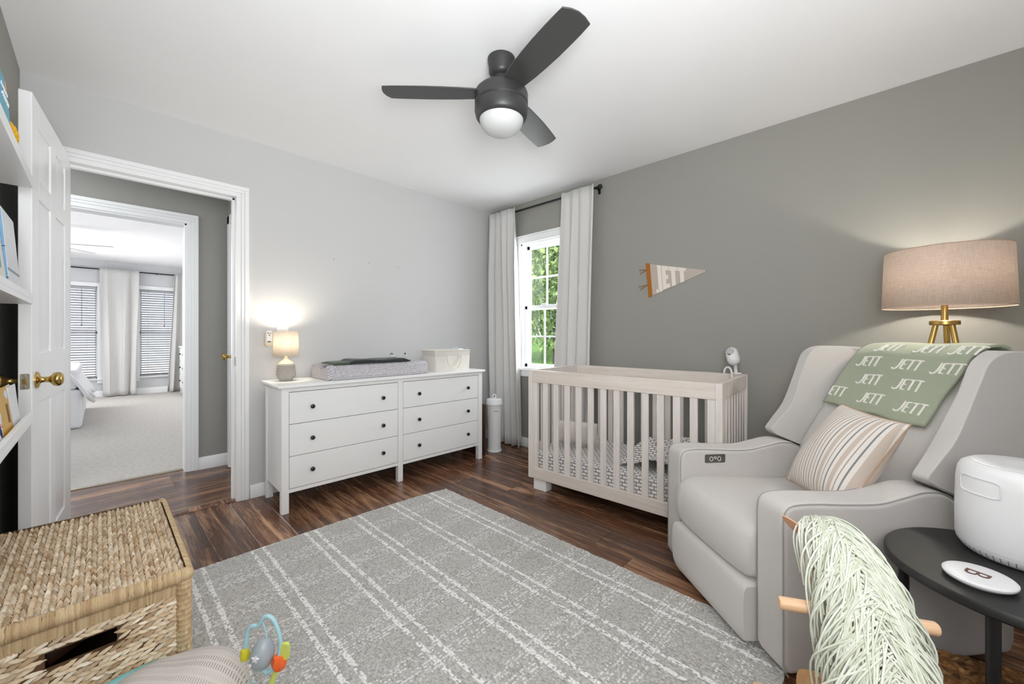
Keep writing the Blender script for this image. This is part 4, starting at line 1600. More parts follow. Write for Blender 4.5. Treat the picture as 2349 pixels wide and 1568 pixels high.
# ================================================================== black side table
TX, TY, TZ = 1.628, -.235, .500
stb = thing('side_table', 'round black metal side table beside the armchair', 'side table', (TX, TY, 0), R(72.5))
TBL = mat('black_tabletop', lin(32, 32, 31), .5, var=.06, scale=30)
MB().lathe([(.246, .474), (.2515, .478), (.2515, .495), (.248, .4995), (.2, .500), (0, .500)], 72).build('table_top', TBL, stb)
for k in range(4):
    a = k * math.pi / 2
    MB().lathe([(.0115, 0), (.0125, .003), (.0125, .474)], 18, (.217 * math.cos(a), .217 * math.sin(a), 0)).build('leg', BLACK, stb)
MB().tube([(.205 * math.cos(2 * math.pi * k / 40), .205 * math.sin(2 * math.pi * k / 40), .462) for k in range(40)], .008, 8, closed=True).build('ring', BLACK, stb)

# ---- white air purifier
pu = thing('air_purifier', 'white rounded air purifier standing on the black side table', 'air purifier', (1.755, -.262, TZ + .0005), R(25))
MB().lathe([(.100, 0), (.108, .003), (.117, .012), (.1235, .024), (.1245, .029)], 72).build('vent_base', PLAST, pu)
MB().lathe([(.1245, .0295), (.126, .034), (.1265, .12), (.1245, .20), (.121, .228), (.114, .243), (.104, .250), (.100, .2515), (0, .2515)], 72).build('housing', PLAST, pu)
MB().lathe([(.096, .2515), (.098, .2535), (.092, .2555), (.04, .2525), (0, .2525)], 48).build('lid', PLAST, pu)
VENTD = mat('vent_shadow', lin(120, 120, 122), .7)
for k in range(56):
    a = 2 * math.pi * k / 56
    MB().tube([(.1135 * math.cos(a), .1135 * math.sin(a), .008), (.1215 * math.cos(a), .1215 * math.sin(a), .021)], .0013, 5).build('vent_slot', VENTD, pu)
# recessed hand grip, drawn as a raised lip around a shallow pocket
gp_ = []
for k in range(28):
    t_ = 2 * math.pi * k / 28
    yy = .048 * max(-1, min(1, 1.25 * math.cos(t_)))
    zz = .196 + .022 * max(-1, min(1, 1.25 * math.sin(t_)))
    a = R(108) + yy / .126
    rad = .1262 - max(0, (zz - .2)) * .11
    gp_.append((rad * math.cos(a), rad * math.sin(a), zz))
MB().tube(gp_, .0016, 6, closed=True).build('hand_grip', PLAST, pu)

# ---- white disc with the letter B
di = thing('sound_disc', 'flat white disc marked with a brown letter B on the black side table', 'coaster', (1.512, -.158, TZ + .0005), R(0))
MB().lathe([(.050, 0), (.052, .003), (.0605, .006), (.0635, .010), (.0635, .014), (.061, .0165), (.055, .0175), (0, .018)], 56).build('disc', PLAST, di)
BRN = mat('print_brown', lin(104, 78, 66), .5)
text_mesh('B', .062, .0004, 'letter', BRN, di, (0.0, 0.005, .0184), (0, 0, R(162)))

# ---- brown woven box under the table
STRB = island('dark_hyacinth', [lin(62, 40, 22), lin(110, 72, 38), lin(138, 98, 56), lin(84, 56, 32), lin(156, 118, 74)], .75)
bx = thing('storage_basket', 'low dark brown woven basket under the black side table', 'basket', (1.557, -.165, 0), R(-73.8))
BLN, BWD, BHT = .205, .098, .228
MB().box(-BLN, BLN, -BWD, BWD, .0005, BHT - .008).build('core', mat('basket_core', lin(52, 36, 22), .9), bx)
rr = random.Random(5)


def strand(mb_, c, d, n, L, w, h):
    """a pointed leaf-like twist: c centre, d direction, n outward normal"""
    d = Vector(d).normalized()
    n = Vector(n).normalized()
    s_ = d.cross(n)
    c = Vector(c)
    vs = []
    prof = [(-.5, .10, -.2), (-.28, .80, .55), (0, 1.0, 1.0), (.28, .80, .55), (.5, .10, -.2)]
    for t_, ww, hh in prof:
        p = c + d * (t_ * L)
        vs += [p - s_ * (w * .5 * ww), p + n * (h * hh), p + s_ * (w * .5 * ww)]
    fs = []
    for i in range(4):
        for k in range(2):
            fs.append((i * 3 + k, i * 3 + k + 1, i * 3 + 3 + k + 1, i * 3 + 3 + k))
    mb_.add(vs, fs)


mb = MB()
for i in range(34):
    for j in range(13):
        x_ = -BLN + .006 + (2 * BLN - .012) * (i + .5 * (j % 2)) / 33.5
        y_ = -BWD + .008 + (2 * BWD - .016) * j / 12
        strand(mb, (x_ + rr.uniform(-.003, .003), y_, BHT - .006), (1, rr.choice((-.45, .45)) + rr.uniform(-.15, .15), 0), (0, 0, 1), rr.uniform(.03, .05), rr.uniform(.011, .017), rr.uniform(.006, .011))
o = mb.build('lid_weave', STRB, bx, angle=60)
o['kind'] = 'stuff'
mb = MB()
for sgn, axis in ((-1, 'y'), (1, 'y'), (-1, 'x'), (1, 'x')):
    ln_b = BLN if axis == 'y' else BWD
    for r_ in range(13):
        z = .012 + (BHT - .03) * r_ / 12
        nn = int(ln_b * 2 / .022)
        for k in range(nn):
            q = -ln_b + .01 + (2 * ln_b - .02) * (k + .5 * (r_ % 2)) / (nn - .5)
            tilt = .35 if r_ % 2 else -.35
            if axis == 'y':
                strand(mb, (q, sgn * BWD, z), (1, 0, tilt), (0, sgn, 0), .036, .018, .007)
            else:
                strand(mb, (sgn * BLN, q, z), (0, 1, tilt), (sgn, 0, 0), .036, .018, .007)
o = mb.build('side_weave', STRB, bx, angle=60)
o['kind'] = 'stuff'

# ================================================================== big woven trunk on the left
STR = island('hyacinth', [lin(188, 158, 122), lin(230, 210, 180), lin(212, 190, 160), lin(246, 236, 216), lin(166, 136, 102), lin(234, 220, 196), lin(200, 170, 134)], .7)
RIM = island('hyacinth_rim', [lin(196, 168, 128), lin(214, 190, 152), lin(180, 150, 112), lin(204, 178, 140)], .65)
COREB = mat('trunk_core', lin(96, 70, 44), .9, var=.15, scale=60)
BX0, BX1, BY0, BY1, BH = -.245, .185, 1.435, 2.150, .450
tk = thing('wicker_trunk', 'woven hyacinth storage trunk with a lid beneath the book ledges', 'basket', ((BX0 + BX1) / 2, (BY0 + BY1) / 2, 0), 0)
hx, hy = (BX1 - BX0) / 2, (BY1 - BY0) / 2
LZ = BH - .040
# body walls (open inside) with the hand hole in the front
hz0, hz1, hw0, hw1 = .310, .352, -.062, .060
bodyf = MB()
yf0, yf1 = -hy + .020, -hy + .032
bodyf.box(-hx + .03, hw0, yf0, yf1, .02, LZ).box(hw1, hx - .03, yf0, yf1, .02, LZ).box(hw0, hw1, yf0, yf1, .02, hz0).box(hw0, hw1, yf0, yf1, hz1, LZ)
bodyf.box(-hx + .03, hx - .03, hy - .032, hy - .020, .02, LZ).box(-hx + .02, -hx + .032, -hy + .03, hy - .03, .02, LZ).box(hx - .032, hx - .02, -hy + .03, hy - .03, .02, LZ).box(-hx + .03, hx - .03, -hy + .03, hy - .03, .02, .032)
bodyf.build('body', COREB, tk)
for sx in (-1, 1):
    for sy in (-1, 1):
        mb = MB()
        cxp, cyp = sx * (hx - .020), sy * (hy - .020)
        prof = []
        z = .0
        while z < LZ - .001:
            prof += [(.0172, z), (.0190, z + .007), (.0172, z + .0135)]
            z += .0145
        prof.append((.0172, LZ))
        mb.lathe(prof, 16, (cxp, cyp, 0))
        mb.build('corner_post', RIM, tk, angle=20)
rr = random.Random(21)
mb = MB()


def face(axis, sgn):
    half = (hx if axis == 'y' else hy) - .036
    rows = 30
    for r_ in range(rows):
        z = .030 + (LZ - .068) * r_ / (rows - 1)
        n = int(2 * half / .021)
        for k in range(n + 1):
            q = -half + 2 * half * (k + .5 * (r_ % 2) - .25) / n
            q += rr.uniform(-.004, .004)
            if axis == 'y' and sgn < 0 and hw0 - .011 < q < hw1 + .011 and hz0 - .004 < z < hz1 + .004:
                continue
            tilt = (.42 if r_ % 2 else -.10) + rr.uniform(-.12, .12)
            L_ = rr.uniform(.034, .048)
            w_ = rr.uniform(.011, .016)
            if axis == 'y':
                strand(mb, (q, sgn * (hy - .021), z), (1, 0, tilt), (0, sgn, 0), L_, w_, .010)
            else:
                strand(mb, (sgn * (hx - .021), q, z), (0, 1, tilt), (sgn, 0, 0), L_, w_, .010)


face('y', -1)
face('x', 1)
face('x', -1)
o = mb.build('side_weave', STR, tk, angle=60)
o['kind'] = 'stuff'
mb = MB()
for k in range(95):
    q = -hx + .036 + (2 * hx - .072) * k / 94
    strand(mb, (q, -hy + .018, LZ - .014), (rr.uniform(-.12, .12), 0, 1), (0, -1, 0), .040, .009, .003)
for side in (-1, 1):
    for k in range(100):
        q = -hy + .04 + (2 * hy - .08) * k / 99
        strand(mb, (side * (hx - .018), q, LZ - .018), (0, rr.uniform(-.12, .12), 1), (side, 0, 0), .036, .010, .004)
o = mb.build('upper_band', RIM, tk, angle=60)
o['kind'] = 'stuff'
# dark bottle seen through the hand hole
# lid: wrapped rim and braided top
lid = MB().box(-hx + .012, hx - .012, -hy + .012, hy - .012, LZ + .002, BH - .012).build('lid', COREB, tk)
mb = MB()


def wrap(p0, p1, nrm_out, n):
    p0, p1 = Vector(p0), Vector(p1)
    d = (p1 - p0)
    for k in range(n):
        c = p0 + d * ((k + .5) / n)
        w_ = d.length / n * rr.uniform(1.05, 1.5)
        nn = Vector(nrm_out)
        ax = d.normalized()
        path_ = []
        for j in range(7):
            a = -1.15 + 2.0 * j / 6 * 1.35
            path_.append(c + nn * (.017 * math.cos(a)) + Vector((0, 0, 1)) * (.0185 * math.sin(a)) + ax * rr.uniform(-.0015, .0015))
        vs = []
        for p in path_:
            vs += [p - ax * w_ * .5, p + (p - c).normalized() * .0018, p + ax * w_ * .5]
        fs = []
        for j in range(6):
            fs += [(j * 3, j * 3 + 1, j * 3 + 4, j * 3 + 3), (j * 3 + 1, j * 3 + 2, j * 3 + 5, j * 3 + 4)]
        mb.add(vs, fs)


zc = BH - .019
wrap((-hx + .014, -hy + .016, zc), (hx - .014, -hy + .016, zc), (0, -1, 0), 80)
wrap((-hx + .014, hy - .016, zc), (hx - .014, hy - .016, zc), (0, 1, 0), 80)
for sx in (-1, 1):
    for sy in (-1, 1):
        mb.lathe([(0, -.019), (.012, -.016), (.0185, -.006), (.0190, .004), (.014, .014), (0, .0195)], 12, (sx * (hx - .017), sy * (hy - .017), zc))
wrap((hx - .016, -hy + .014, zc), (hx - .016, hy - .014, zc), (1, 0, 0), 130)
wrap((-hx + .016, -hy + .014, zc), (-hx + .016, hy - .014, zc), (-1, 0, 0), 130)
o = mb.build('lid_rim', RIM, tk, angle=60)
o['kind'] = 'stuff'
mb = MB()
NC = 17
for c_ in range(NC):
    xc = -hx + .030 + (2 * hx - .060) * c_ / (NC - 1)
    n = 52
    for k in range(n):
        y_ = -hy + .026 + (2 * hy - .052) * k / (n - 1)
        for s_ in (-1, 1):
            strand(mb, (xc + s_ * .0062 + rr.uniform(-.001, .001), y_ + (.003 if s_ > 0 else -.003) + rr.uniform(-.002, .002), BH - .011), (s_ * 1.0, 1.25 + rr.uniform(-.25, .25), .12 * s_), (rr.uniform(-.1, .1), rr.uniform(-.25, .05), 1), rr.uniform(.019, .025), rr.uniform(.0080, .0105), rr.uniform(.012, .017))
o = mb.build('lid_weave', STR, tk, angle=60)
o['kind'] = 'stuff'
bt = thing('toy_bottle', 'dark bottle with a grey cap glimpsed through the trunk hand hole', 'bottle', (-.03, 1.535, .345), 0)
e = MB().lathe([(.030, -.12), (.032, -.10), (.032, .0), (.024, .02)], 20).build('bottle', mat('dark_brown', lin(56, 34, 24), .4), bt)
e.matrix_local = Matrix.Rotation(R(62), 4, 'Y')
e2 = MB().lathe([(.026, .021), (.026, .05), (.022, .054), (0, .055)], 20).build('cap', mat('cap_grey', lin(120, 112, 118), .5), bt)
e2.matrix_local = Matrix.Rotation(R(62), 4, 'Y')

# ================================================================== book ledges
LEDGE = LACQ
for z, lab in ((.805, 'lowest white book ledge on the left wall'), (1.220, 'middle white book ledge on the left wall'), (1.630, 'top white book ledge on the left wall')):
    le = thing('book_ledge', lab, 'shelf', (XL, 0, z), 0, 'white book ledges on the left wall')
    MB().box(.0005, .115, .95, 2.19, 0, .016).build('shelf_board', LEDGE, le, bevel=.0012)
    MB().box(.103, .115, .95, 2.19, .016, .036).build('front_lip', LEDGE, le, bevel=.0012)
    MB().box(.0005, .012, .95, 2.19, .016, .07).build('back_board', LEDGE, le, bevel=.0012)
PAGE = mat('book_pages', lin(232, 228, 220), .8, var=.04, stretch=(1, 200, 1))


def book(label, x_front, y0, y1, z0, h, t, colr, lean=6.0, group='books on the ledges', extra=None, spine=None):
    """front cover faces +x, spine at the near (y0) side; leans back onto the wall"""
    cov = mat('cover_' + str(len(bpy.data.materials)), colr, .45, var=.08, scale=25)
    b = thing('book', label, 'book', (x_front, (y0 + y1) / 2, z0 + t * math.sin(R(lean)) + .0004), 0, group)
    b.rotation_euler = (0, R(-lean), 0)
    hw_ = (y1 - y0) / 2
    MB().box(-t + .002, -.002, -hw_ + .002, hw_ - .003, .003, h - .003).build('pages', PAGE, b)
    cv = MB().box(-.002, 0, -hw_, hw_, 0, h).box(-t, -t + .002, -hw_, hw_, 0, h).box(-t, 0, -hw_ - .002, -hw_ + .001, 0, h)
    cv.build('cover', cov, b, bevel=.0006)
    return b, hw_


ink = mat('print_white', lin(240, 240, 240), .6)
inkd = mat('print_navy', lin(40, 60, 96), .6)
# top ledge
zt = 1.630 + .0162
b, hw_ = book('bright blue book with white script lettering on the top ledge', -.178, 1.63, 1.872, zt, .200, .030, lin(84, 168, 196), 4)
mb = MB()
for r_ in range(3):
    base = .165 - r_ * .026
    pts = []
    for k in range(40):
        yy = hw_ - .012 - k * .0046
        pts.append((.0012, yy, base - .008 + .006 * math.sin(k * 1.7 + r_) - k * .0002))
    if r_ < 2:
        mb.tube(pts[:26], .0011 + .0009 * r_, 5)
mb.build('title_script', ink, b)
MB().lathe([(.018, 0), (.018, .001), (0, .0012)], 24, sx=1.0, sy=.6).build('cover_picture', mat('picture_peach', lin(206, 148, 108), .6), b).matrix_local = Matrix.Translation((.0002, hw_ - .020, .180)) @ Matrix.Rotation(R(90), 4, 'Y')
b, hw_ = book('pale grey picture book leaning behind the yellow toy on the top ledge', -.212, 1.78, 2.00, zt, .170, .012, lin(198, 200, 200), 6)
cn = thing('crochet_toy', 'yellow crocheted corn toy with a tan tip on the top ledge', 'toy', (-.199, 1.880, zt + .018), 0)
mb = MB()
prof = []
for k in range(33):
    t_ = k / 32
    prof.append((max(.0005, .018 * math.sin(math.pi * min(1, .08 + t_ * .92)) ** .6 + .0016 * math.sin(t_ * 2 * math.pi * 13)), .09 * t_))
e = mb.lathe(prof, 20).build('cob', mat('yarn_yellow', lin(226, 176, 40), .9, var=.2, scale=120, bump=.6, bscale=400), cn, angle=60)
e.matrix_local = Matrix.Translation((.006, .100, .036)) @ Matrix.Rotation(R(52), 4, 'X')
e = MB().lathe([(.015, 0), (.017, .012), (.012, .03), (.006, .046), (0, .048)], 16).build('husk', mat('yarn_tan', lin(186, 172, 148), .9, var=.15, scale=90), cn)
e.matrix_local = Matrix.Translation((.006, .096, .034)) @ Matrix.Rotation(R(-112), 4, 'X')
MB().tube([(.004, .09, .036), (.006, .12, .046), (.004, .145, .034), (.0, .15, .018)], .003, 6).build('stem_loop', mat('yarn_brown', lin(104, 82, 66), .9), cn)
# middle ledge
zm = 1.220 + .0162
b, hw_ = book('pale cover board book with a blue spine at the door end of the middle ledge', -.184, 1.862, 2.10, zm, .252, .017, lin(112, 164, 204), 4)
MB().box(.0002, .0012, -hw_ + .002, hw_ - .001, .004, .248).build('front_print', mat('cover_pale', lin(212, 216, 218), .35, var=.1, scale=9), b)
MB().box(.0012, .0016, -hw_ + .004, hw_ - .002, .066, .074).build('print_line', mat('print_bluegrey', lin(140, 150, 164), .6, var=.3, scale=90), b)
text_mesh('pJa', .026, .0003, 'spine_title', inkd, b, (-.0085, -hw_ - .0026, .135), (R(90), R(90), 0))
text_mesh('Up', .026, .0003, 'spine_title', inkd, b, (-.0085, -hw_ - .0026, .030), (R(90), R(90), 0))
b, hw_ = book('light blue board book in the middle of the middle ledge', -.208, 1.838, 2.05, zm, .246, .014, lin(138, 182, 212), 4)
b, hw_ = book('cream board book at the near end of the middle ledge', -.184, 1.58, 1.83, zm, .205, .016, lin(222, 218, 208), 5)
MB().box(.0002, .0012, -.06, .06, .06, .15).build('front_print', mat('print_teal', lin(120, 170, 170), .6, var=.2), b)
# lowest ledge
zl = .805 + .0162
b, hw_ = book('golden yellow book with an oval label on the lowest ledge', -.182, 1.72, 1.930, zl, .135, .026, lin(206, 160, 44), 7)
MB().lathe([(.022, 0), (.022, .001), (0, .0012)], 24, sx=.6, sy=1.0).build('oval_label', mat('label_pale', lin(214, 218, 226), .5, var=.1, scale=80), b).matrix_local = Matrix.Translation((.0002, hw_ - .035, .112)) @ Matrix.Rotation(R(90), 4, 'Y')
mb = MB().box(.0002, .0014, hw_ - .060, hw_ - .038, .03, .085)
mb.build('brown_print', mat('print_umber', lin(104, 70, 40), .5, var=.4, scale=160), b)
b, hw_ = book('white picture book with blue and pink print at the near end of the lowest ledge', -.1785, 1.58, 1.715, zl + .0, .080, .008, lin(226, 226, 230), 4)
MB().tube([(.0014, hw_ - .03 - .004 * k, .02 + .008 * (k % 3) + .003 * k) for k in range(12)], .0018, 5).build('print_mark', inkd, b)
MB().tube([(.0014, hw_ - .02 - .004 * k, .045 + .006 * (k % 2) + .001 * k) for k in range(12)], .0018, 5).build('print_mark', mat('print_pink', lin(210, 150, 160), .6), b)
b, hw_ = book('plain white book at the door end of the lowest ledge', -.184, 1.945, 2.085, zl, .130, .014, lin(230, 230, 232), 5)
b, hw_ = book('dark plum book standing behind the golden one on the lowest ledge', -.226, 1.80, 2.05, zl, .165, .012, lin(96, 84, 96), 3)

# ================================================================== rocking horse
HO = Vector((1.136, .057, 0))
HA = math.atan2(.455, .891)
hr = thing('rocking_horse', 'wooden rocking horse with a pale green yarn mane beside the armchair', 'rocking horse', (HO.x, HO.y, .0), HA)
BEECH = wood('beech', lin(206, 164, 124), lin(224, 184, 146), lin(236, 204, 172), 30, 3, .45, .1, .4, 'Y', .72)
PLY = wood('plywood_tan', lin(168, 120, 70), lin(190, 142, 88), lin(206, 162, 108), 14, 2, .5, .1, .4, 'Z', .72)
LEATH = mat('ear_leather', lin(206, 158, 128), .6, var=.08)
hz = .503
MB().tube([(0, .143, hz), (0, .139, hz), (0, -.139, hz), (0, -.143, hz)], [.0105, .0135, .0135, .0105], 18).build('handle', BEECH, hr)
# head and neck cut from one board
prof = arc_pts([(-.20, .30), (-.16, .37), (-.115, .45), (-.06, .53), (.0, .59), (.055, .622), (.11, .630), (.15, .612), (.19, .57), (.225, .52), (.24, .485), (.222, .462), (.185, .462), (.14, .480), (.105, .478), (.085, .45), (.075, .40), (.08, .34), (.07, .28)], 4)
MB().prism(prof, -.017, .017, 'y').build('head_and_neck', PLY, hr, bevel=.004)
for s_ in (-1, 1):
    ear = arc_pts([(.0, .0), (-.018, .018), (-.016, .045), (.002, .066), (.016, .042), (.016, .016), (.0, .0)], 4)
    e = MB().prism(ear[:-1], -.002, .002, 'y').build('ear', LEATH, hr, bevel=.0008)
    e.matrix_local = Matrix.Translation((.125, s_ * .044, .605 if s_ > 0 else .580)) @ Matrix.Rotation(R(-s_ * (42 if s_ > 0 else 20)), 4, 'X') @ Matrix.Rotation(R(35), 4, 'Z') @ Matrix.Rotation(R(10), 4, 'Y')
    MB().lathe([(.006, 0), (.005, .003), (0, .004)], 12).build('eye', BLACK, hr).matrix_local = Matrix.Translation((.16, s_ * .017, .565)) @ Matrix.Rotation(R(-90 * s_), 4, 'X')
MB().prism(arc_pts([(-.46, .30), (-.40, .34), (-.28, .335), (-.14, .325), (.02, .32), (.10, .29), (.10, .22), (.0, .20), (-.30, .20), (-.44, .22), (-.46, .30)], 4)[:-1], -.075, .075, 'y').build('body', PLY, hr, bevel=.02, seg=3)
MB().box(-.36, -.12, -.085, .085, .335, .355).build('seat', BEECH, hr, bevel=.008, seg=3)
for s_ in (-1, 1):
    for x_, dx in ((-.36, -.06), (.02, .06)):
        MB().tube([(x_, s_ * .06, .24), (x_ + dx, s_ * .12, .045)], .016, 12).build('leg', BEECH, hr)
    pts = [(x_, .034 + .55 * (x_ + .17) ** 2) for x_ in [-.58 + k * .082 for k in range(11)]]
    poly = [(a, b - .0335) for a, b in pts] + [(a, b + .0) for a, b in reversed(pts)]
    MB().prism(poly, s_ * .12 - .012, s_ * .12 + .012, 'y').build('rocker', BEECH, hr, bevel=.003)
MB().tube([(.05, -.12, .085), (.05, .12, .085)], .011, 12).build('foot_rest', BEECH, hr)
YARN = island('green_yarn', [lin(206, 210, 194), lin(220, 223, 210), lin(196, 201, 180), lin(228, 230, 220), lin(214, 218, 203)], .95, spec=.1)
rr = random.Random(31)
crest = arc_pts([(.185, .575), (.16, .612), (.12, .632), (.06, .624), (.0, .592), (-.06, .535), (-.11, .465), (-.15, .395), (-.19, .32), (-.24, .26)], 8)
cl_ = [0]
for p, q in zip(crest, crest[1:]):
    cl_.append(cl_[-1] + math.hypot(q[0] - p[0], q[1] - p[1]))


def crest_at(s):
    s = max(0, min(cl_[-1] - 1e-6, s))
    for i in range(len(crest) - 1):
        if cl_[i + 1] >= s:
            t_ = (s - cl_[i]) / (cl_[i + 1] - cl_[i])
            p, q = crest[i], crest[i + 1]
            d_ = Vector((q[0] - p[0], q[1] - p[1])).normalized()
            return Vector((p[0] + (q[0] - p[0]) * t_, p[1] + (q[1] - p[1]) * t_)), d_


mb = MB()
for k in range(900):
    s0 = rr.uniform(.02, cl_[-1] - .06)
    sg = 1 if rr.random() < .5 else -1
    L_ = rr.uniform(.14, .24)
    along = rr.uniform(.50, .95)
    rho = rr.uniform(.042, .056) + .020 * min(1, s0 / .3)
    wid = rr.uniform(1.05, 1.35)
    phi1 = R(rr.uniform(28, 150)) * (1.15 - .5 * along)
    phi0 = R(rr.uniform(-12, 18))
    wob, ph = rr.uniform(.0005, .004), rr.uniform(0, 6)
    pts = []
    n = 11
    for j in range(n):
        t_ = j / (n - 1)
        c_, d_ = crest_at(s0 + L_ * along * t_ ** 1.1)
        nx_, nz_ = d_[1] * -1, d_[0]
        if nz_ < 0 or (nz_ < .05 and nx_ > 0):
            nx_, nz_ = -nx_, -nz_
        if d_[0] < 0:
            nx_, nz_ = d_[1] * 1, -d_[0]
        phi = phi0 + (phi1 - phi0) * t_ ** .8
        r_ = rho * (1 + .10 * math.sin(math.pi * t_))
        up_ = r_ * math.cos(phi) - rho * .55
        lat = sg * r_ * wid * math.sin(max(R(-60), min(phi, R(100))))
        hang = max(0, phi - R(80)) * .05
        pts.append((c_[0] + nx_ * up_ + wob * math.sin(t_ * 7 + ph), lat + wob * math.cos(t_ * 6 + ph), c_[1] + nz_ * up_ - hang))
    mb.tube(pts, .0021, 5)
o = mb.build('mane', YARN, hr, angle=80)
o['kind'] = 'stuff'
o['label'] = 'shaggy pale green yarn mane'

# ================================================================== infant seat with toy arm
TEAL = mat('teal_plastic', lin(130, 196, 196), .35, var=.02)
LBLUE = mat('light_blue_plastic', lin(168, 208, 216), .35, var=.02)
LIME = mat('lime_plastic', lin(206, 214, 104), .35, var=.03)
ORNG = mat('orange_plastic', lin(236, 104, 44), .4, var=.08, scale=60)
GREYP = mat('grey_plastic', lin(160, 168, 174), .35, var=.02)


def dash_mat():
    t = NT('dash_print_cloth')
    c = t.coord()
    x_, y_, z_ = t.sep(t.map(c, (1, 1, 1), (0, 0, R(28))))
    row = t.math('FLOOR', t.math('DIVIDE', y_, .021))
    f1 = t.math('FRACT', t.math('DIVIDE', y_, .021))
    f2 = t.math('FRACT', t.math('DIVIDE', t.math('ADD', x_, t.math('MULTIPLY', f1, .006)), .0058))
    on = t.math('MULTIPLY', t.math('LESS_THAN', f2, .26), t.math('MULTIPLY', t.math('GREATER_THAN', f1, .12), t.math('LESS_THAN', f1, .80)))
    wn_ = t.n('ShaderNodeTexWhiteNoise', noise_dimensions='1D')
    t.set(wn_.inputs['W'], row)
    k = t.math('MULTIPLY', on, t.math('ADD', t.math('MULTIPLY', wn_.outputs['Value'], .7), .15))
    t.color(t.mix(k, lin(205, 197, 190), lin(104, 96, 94)))
    t.p('Roughness', .95)
    t.bump(t.noise(c, 500, 2), .2, .001)
    return t.m


SX, SY = .106, 1.190
se = thing('infant_seat', 'grey dash print infant floor seat with teal rim in front of the trunk', 'infant seat', (SX, SY, .0115), R(-18))
MB().lathe([(.150, .0), (.165, .004), (.170, .03), (.160, .06), (.13, .10), (.11, .16), (.165, .21), (.0, .21)], 44).build('base', TEAL, se)


def seat_pad(u, v):
    a = 2 * math.pi * u
    ph = v * math.pi / 2
    k = 1 + .10 * math.cos(a - 1.8)
    r_ = .160 * math.sin(ph) ** .75 * k
    z = .205 + .105 * math.cos(ph) ** .8 + .012 * math.sin(3 * a) * math.sin(ph) * math.cos(ph)
    return (r_ * math.cos(a), r_ * math.sin(a) * 1.05, z)


MB().grid(seat_pad, 48, 16).build('padded_cover', dash_mat(), se, weld=True, angle=80)
MB().tube([(-.052 + .165 * math.cos(2 * math.pi * k / 48) * (1 + .10 * math.cos(2 * math.pi * k / 48 - 1.8)), .024 + .166 * math.sin(2 * math.pi * k / 48) * (1 + .10 * math.cos(2 * math.pi * k / 48 - 1.8)), .222) for k in range(48)], .014, 10, closed=True).build('rim', TEAL, se)

# toy bar standing on the seat's tray
ty = thing('toy_bar', 'light blue toy loop with a grey star egg clipped to the infant seat', 'toy', (.274, 1.072, .243), R(-46))
# local x runs across the view, local z up
MB().prism(rrect(-.05, .02, -.02, .02, .012), -.03, .012, 'z').build('clip', LBLUE, ty, bevel=.004)
MB().prism(rrect(-.012, .030, -.022, .018, .014), .0125, .024, 'z').build('lime_foot', LIME, ty, bevel=.004)
MB().tube([(.008, 0, .024), (.014, 0, .05), (.026, 0, .078)], [.008, .006, .006], 10).build('stem', LIME, ty)
e = MB().lathe([(0, -.018), (.013, -.015), (.018, 0), (.013, .015), (0, .018)], 7, (.030, 0, .092)).build('orange_ball', ORNG, ty)
loop = arc_pts([(.030, .108), (.033, .14), (.024, .175), (.012, .196), (-.002, .200), (-.012, .190), (-.020, .178), (-.036, .176), (-.046, .160), (-.050, .125)], 5)
MB().tube([(a, 0, b) for a, b in loop], .0048, 10).build('loop', LBLUE, ty)
MB().lathe([(0, -.015), (.009, -.012), (.011, 0), (.008, .012), (0, .015)], 12, (-.052, 0, .110)).build('yellow_bead', mat('yellow_clear', lin(206, 196, 50), .3), ty)
MB().prism([(a + .044, b + .118) for a, b in rrect(-.010, .010, -.020, .020, .008)], -.004, .004, 'y').build('lime_tab', LIME, ty, bevel=.002)
egg = []
for k in range(21):
    a = -math.pi / 2 + math.pi * k / 20
    egg.append((max(0, .026 * math.cos(a) * (1 - .12 * math.sin(a))) if 0 < k < 20 else 0, .036 * math.sin(a)))
eg = MB().lathe(egg, 28).build('egg', GREYP, ty)
eg.matrix_local = Matrix.Translation((-.010, 0, .112)) @ Matrix.Rotation(R(10), 4, 'Y')
star = []
for k in range(10):
    a = math.pi / 2 + k * math.pi / 5
    r_ = .009 if k % 2 == 0 else .004
    star.append((r_ * math.cos(a) - .002, r_ * math.sin(a) + .006))
MB().prism(star, -.0275, -.024, 'y').build('star', PLAST, eg)
MB().lathe([(.003, 0), (.003, .002), (0, .0025)], 10).build('dot', PLAST, eg).matrix_local = Matrix.Translation((-.012, -.0225, -.012)) @ Matrix.Rotation(R(90), 4, 'X')
MB().tube([(0, 0, .148), (-.004, 0, .172), (-.010, 0, .186)], .002, 6).build('cord', LBLUE, ty)
MB().tube([(-.012, 0, .078), (.0, 0, .066), (.018, 0, .076)], .005, 8).build('link', LBLUE, ty)

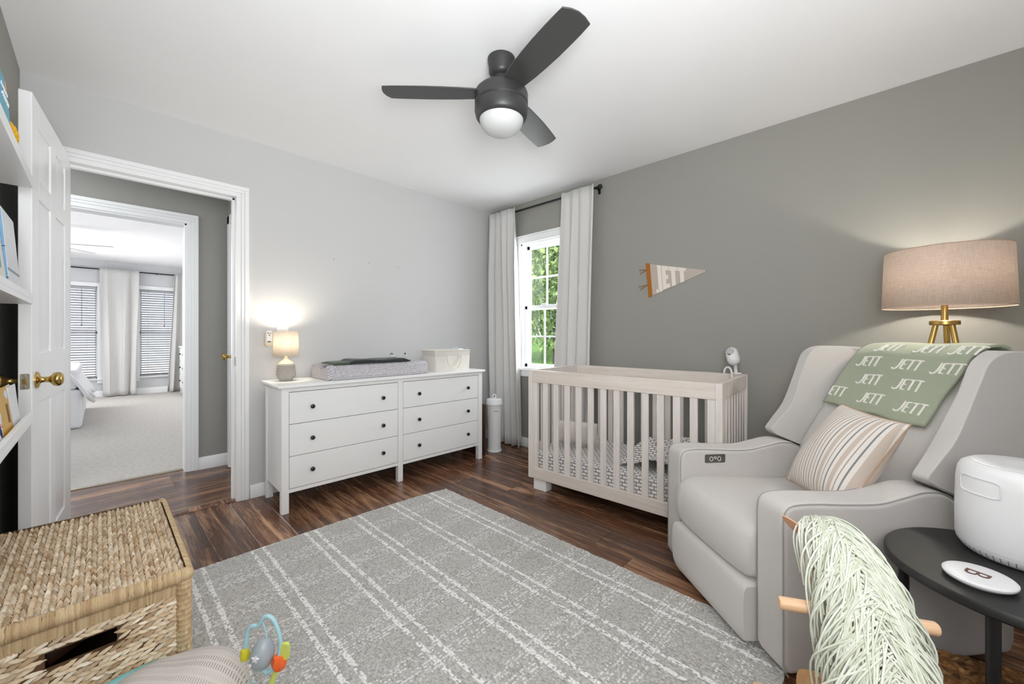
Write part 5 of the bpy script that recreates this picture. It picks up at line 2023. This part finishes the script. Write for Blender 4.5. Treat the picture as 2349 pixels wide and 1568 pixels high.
# ================================================================== outside the nursery window
gr = MB().grid(lambda u, v: (3.12 + 22 * u, -10 + 30 * v, -.35 + 1.25 * min(1, u * 3.2) + .05 * math.sin(u * 40) * math.sin(v * 37)), 40, 40)
tag(gr.build('lawn', mat('grass', lin(104, 150, 60), .95, var=.4, scale=9, bump=.8, bscale=120, bdist=.03)), 'sunlit green lawn outside the nursery window', 'lawn', kind='structure')
g2 = MB().grid(lambda u, v: (-9 + 14 * u, BYF + .16 + 20 * v, -.5), 4, 4)
tag(g2.build('yard', mat('yard_ground', lin(196, 192, 188), .95, var=.1)), 'pale ground outside the bedroom windows', 'ground', kind='structure')
LEAF = island('leaf_green', [lin(74, 106, 44), lin(112, 148, 66), lin(160, 188, 104), lin(88, 120, 52), lin(196, 214, 146), lin(124, 156, 80)], .5)
BARK = mat('bark', lin(92, 76, 62), .9, var=.25, scale=30, bump=.6, bscale=60, bdist=.01)
rr = random.Random(77)


def tree(label, x, y, gz, h, rad, n, trunk=.07):
    t = thing('tree', label, 'tree', (x, y, gz), 0, 'trees outside the nursery window')
    MB().tube([(0, 0, 0), (.05, .02, h * .4), (-.04, .05, h * .8)], [trunk, trunk * .8, trunk * .4], 10).build('trunk', BARK, t)
    mb_ = MB()
    for k in range(n):
        while True:
            p = Vector((rr.uniform(-1, 1), rr.uniform(-1, 1), rr.uniform(-1, 1)))
            if .25 < p.length < 1:
                break
        c = Vector((p.x * rad, p.y * rad, h * .55 + p.z * h * .5))
        s_ = rr.uniform(.035, .075)
        e_ = Euler((rr.uniform(0, 6), rr.uniform(0, 6), rr.uniform(0, 6))).to_matrix()
        vs = [c + e_ @ Vector(q) for q in ((-s_, 0, 0), (0, -s_ * .5, .01), (s_, 0, 0), (0, s_ * .5, .01))]
        mb_.add(vs, [(0, 1, 2, 3)])
    f = mb_.build('foliage', LEAF, t, smooth=False)
    f['kind'] = 'stuff'


tree('leafy green tree nearest the nursery window, right of the pane grid', 6.2, 4.75, .55, 3.3, .95, 5200)
tree('leafy green tree behind, filling the left panes of the nursery window', 7.3, 6.6, .85, 3.8, 1.25, 6500)
tree('tall green tree at the back of the lawn', 11.2, 9.0, .9, 5.5, 2.2, 9000)
tree('low green shrub on the lawn below the tall trees', 8.7, 5.2, .9, 1.5, .75, 2600, .04)
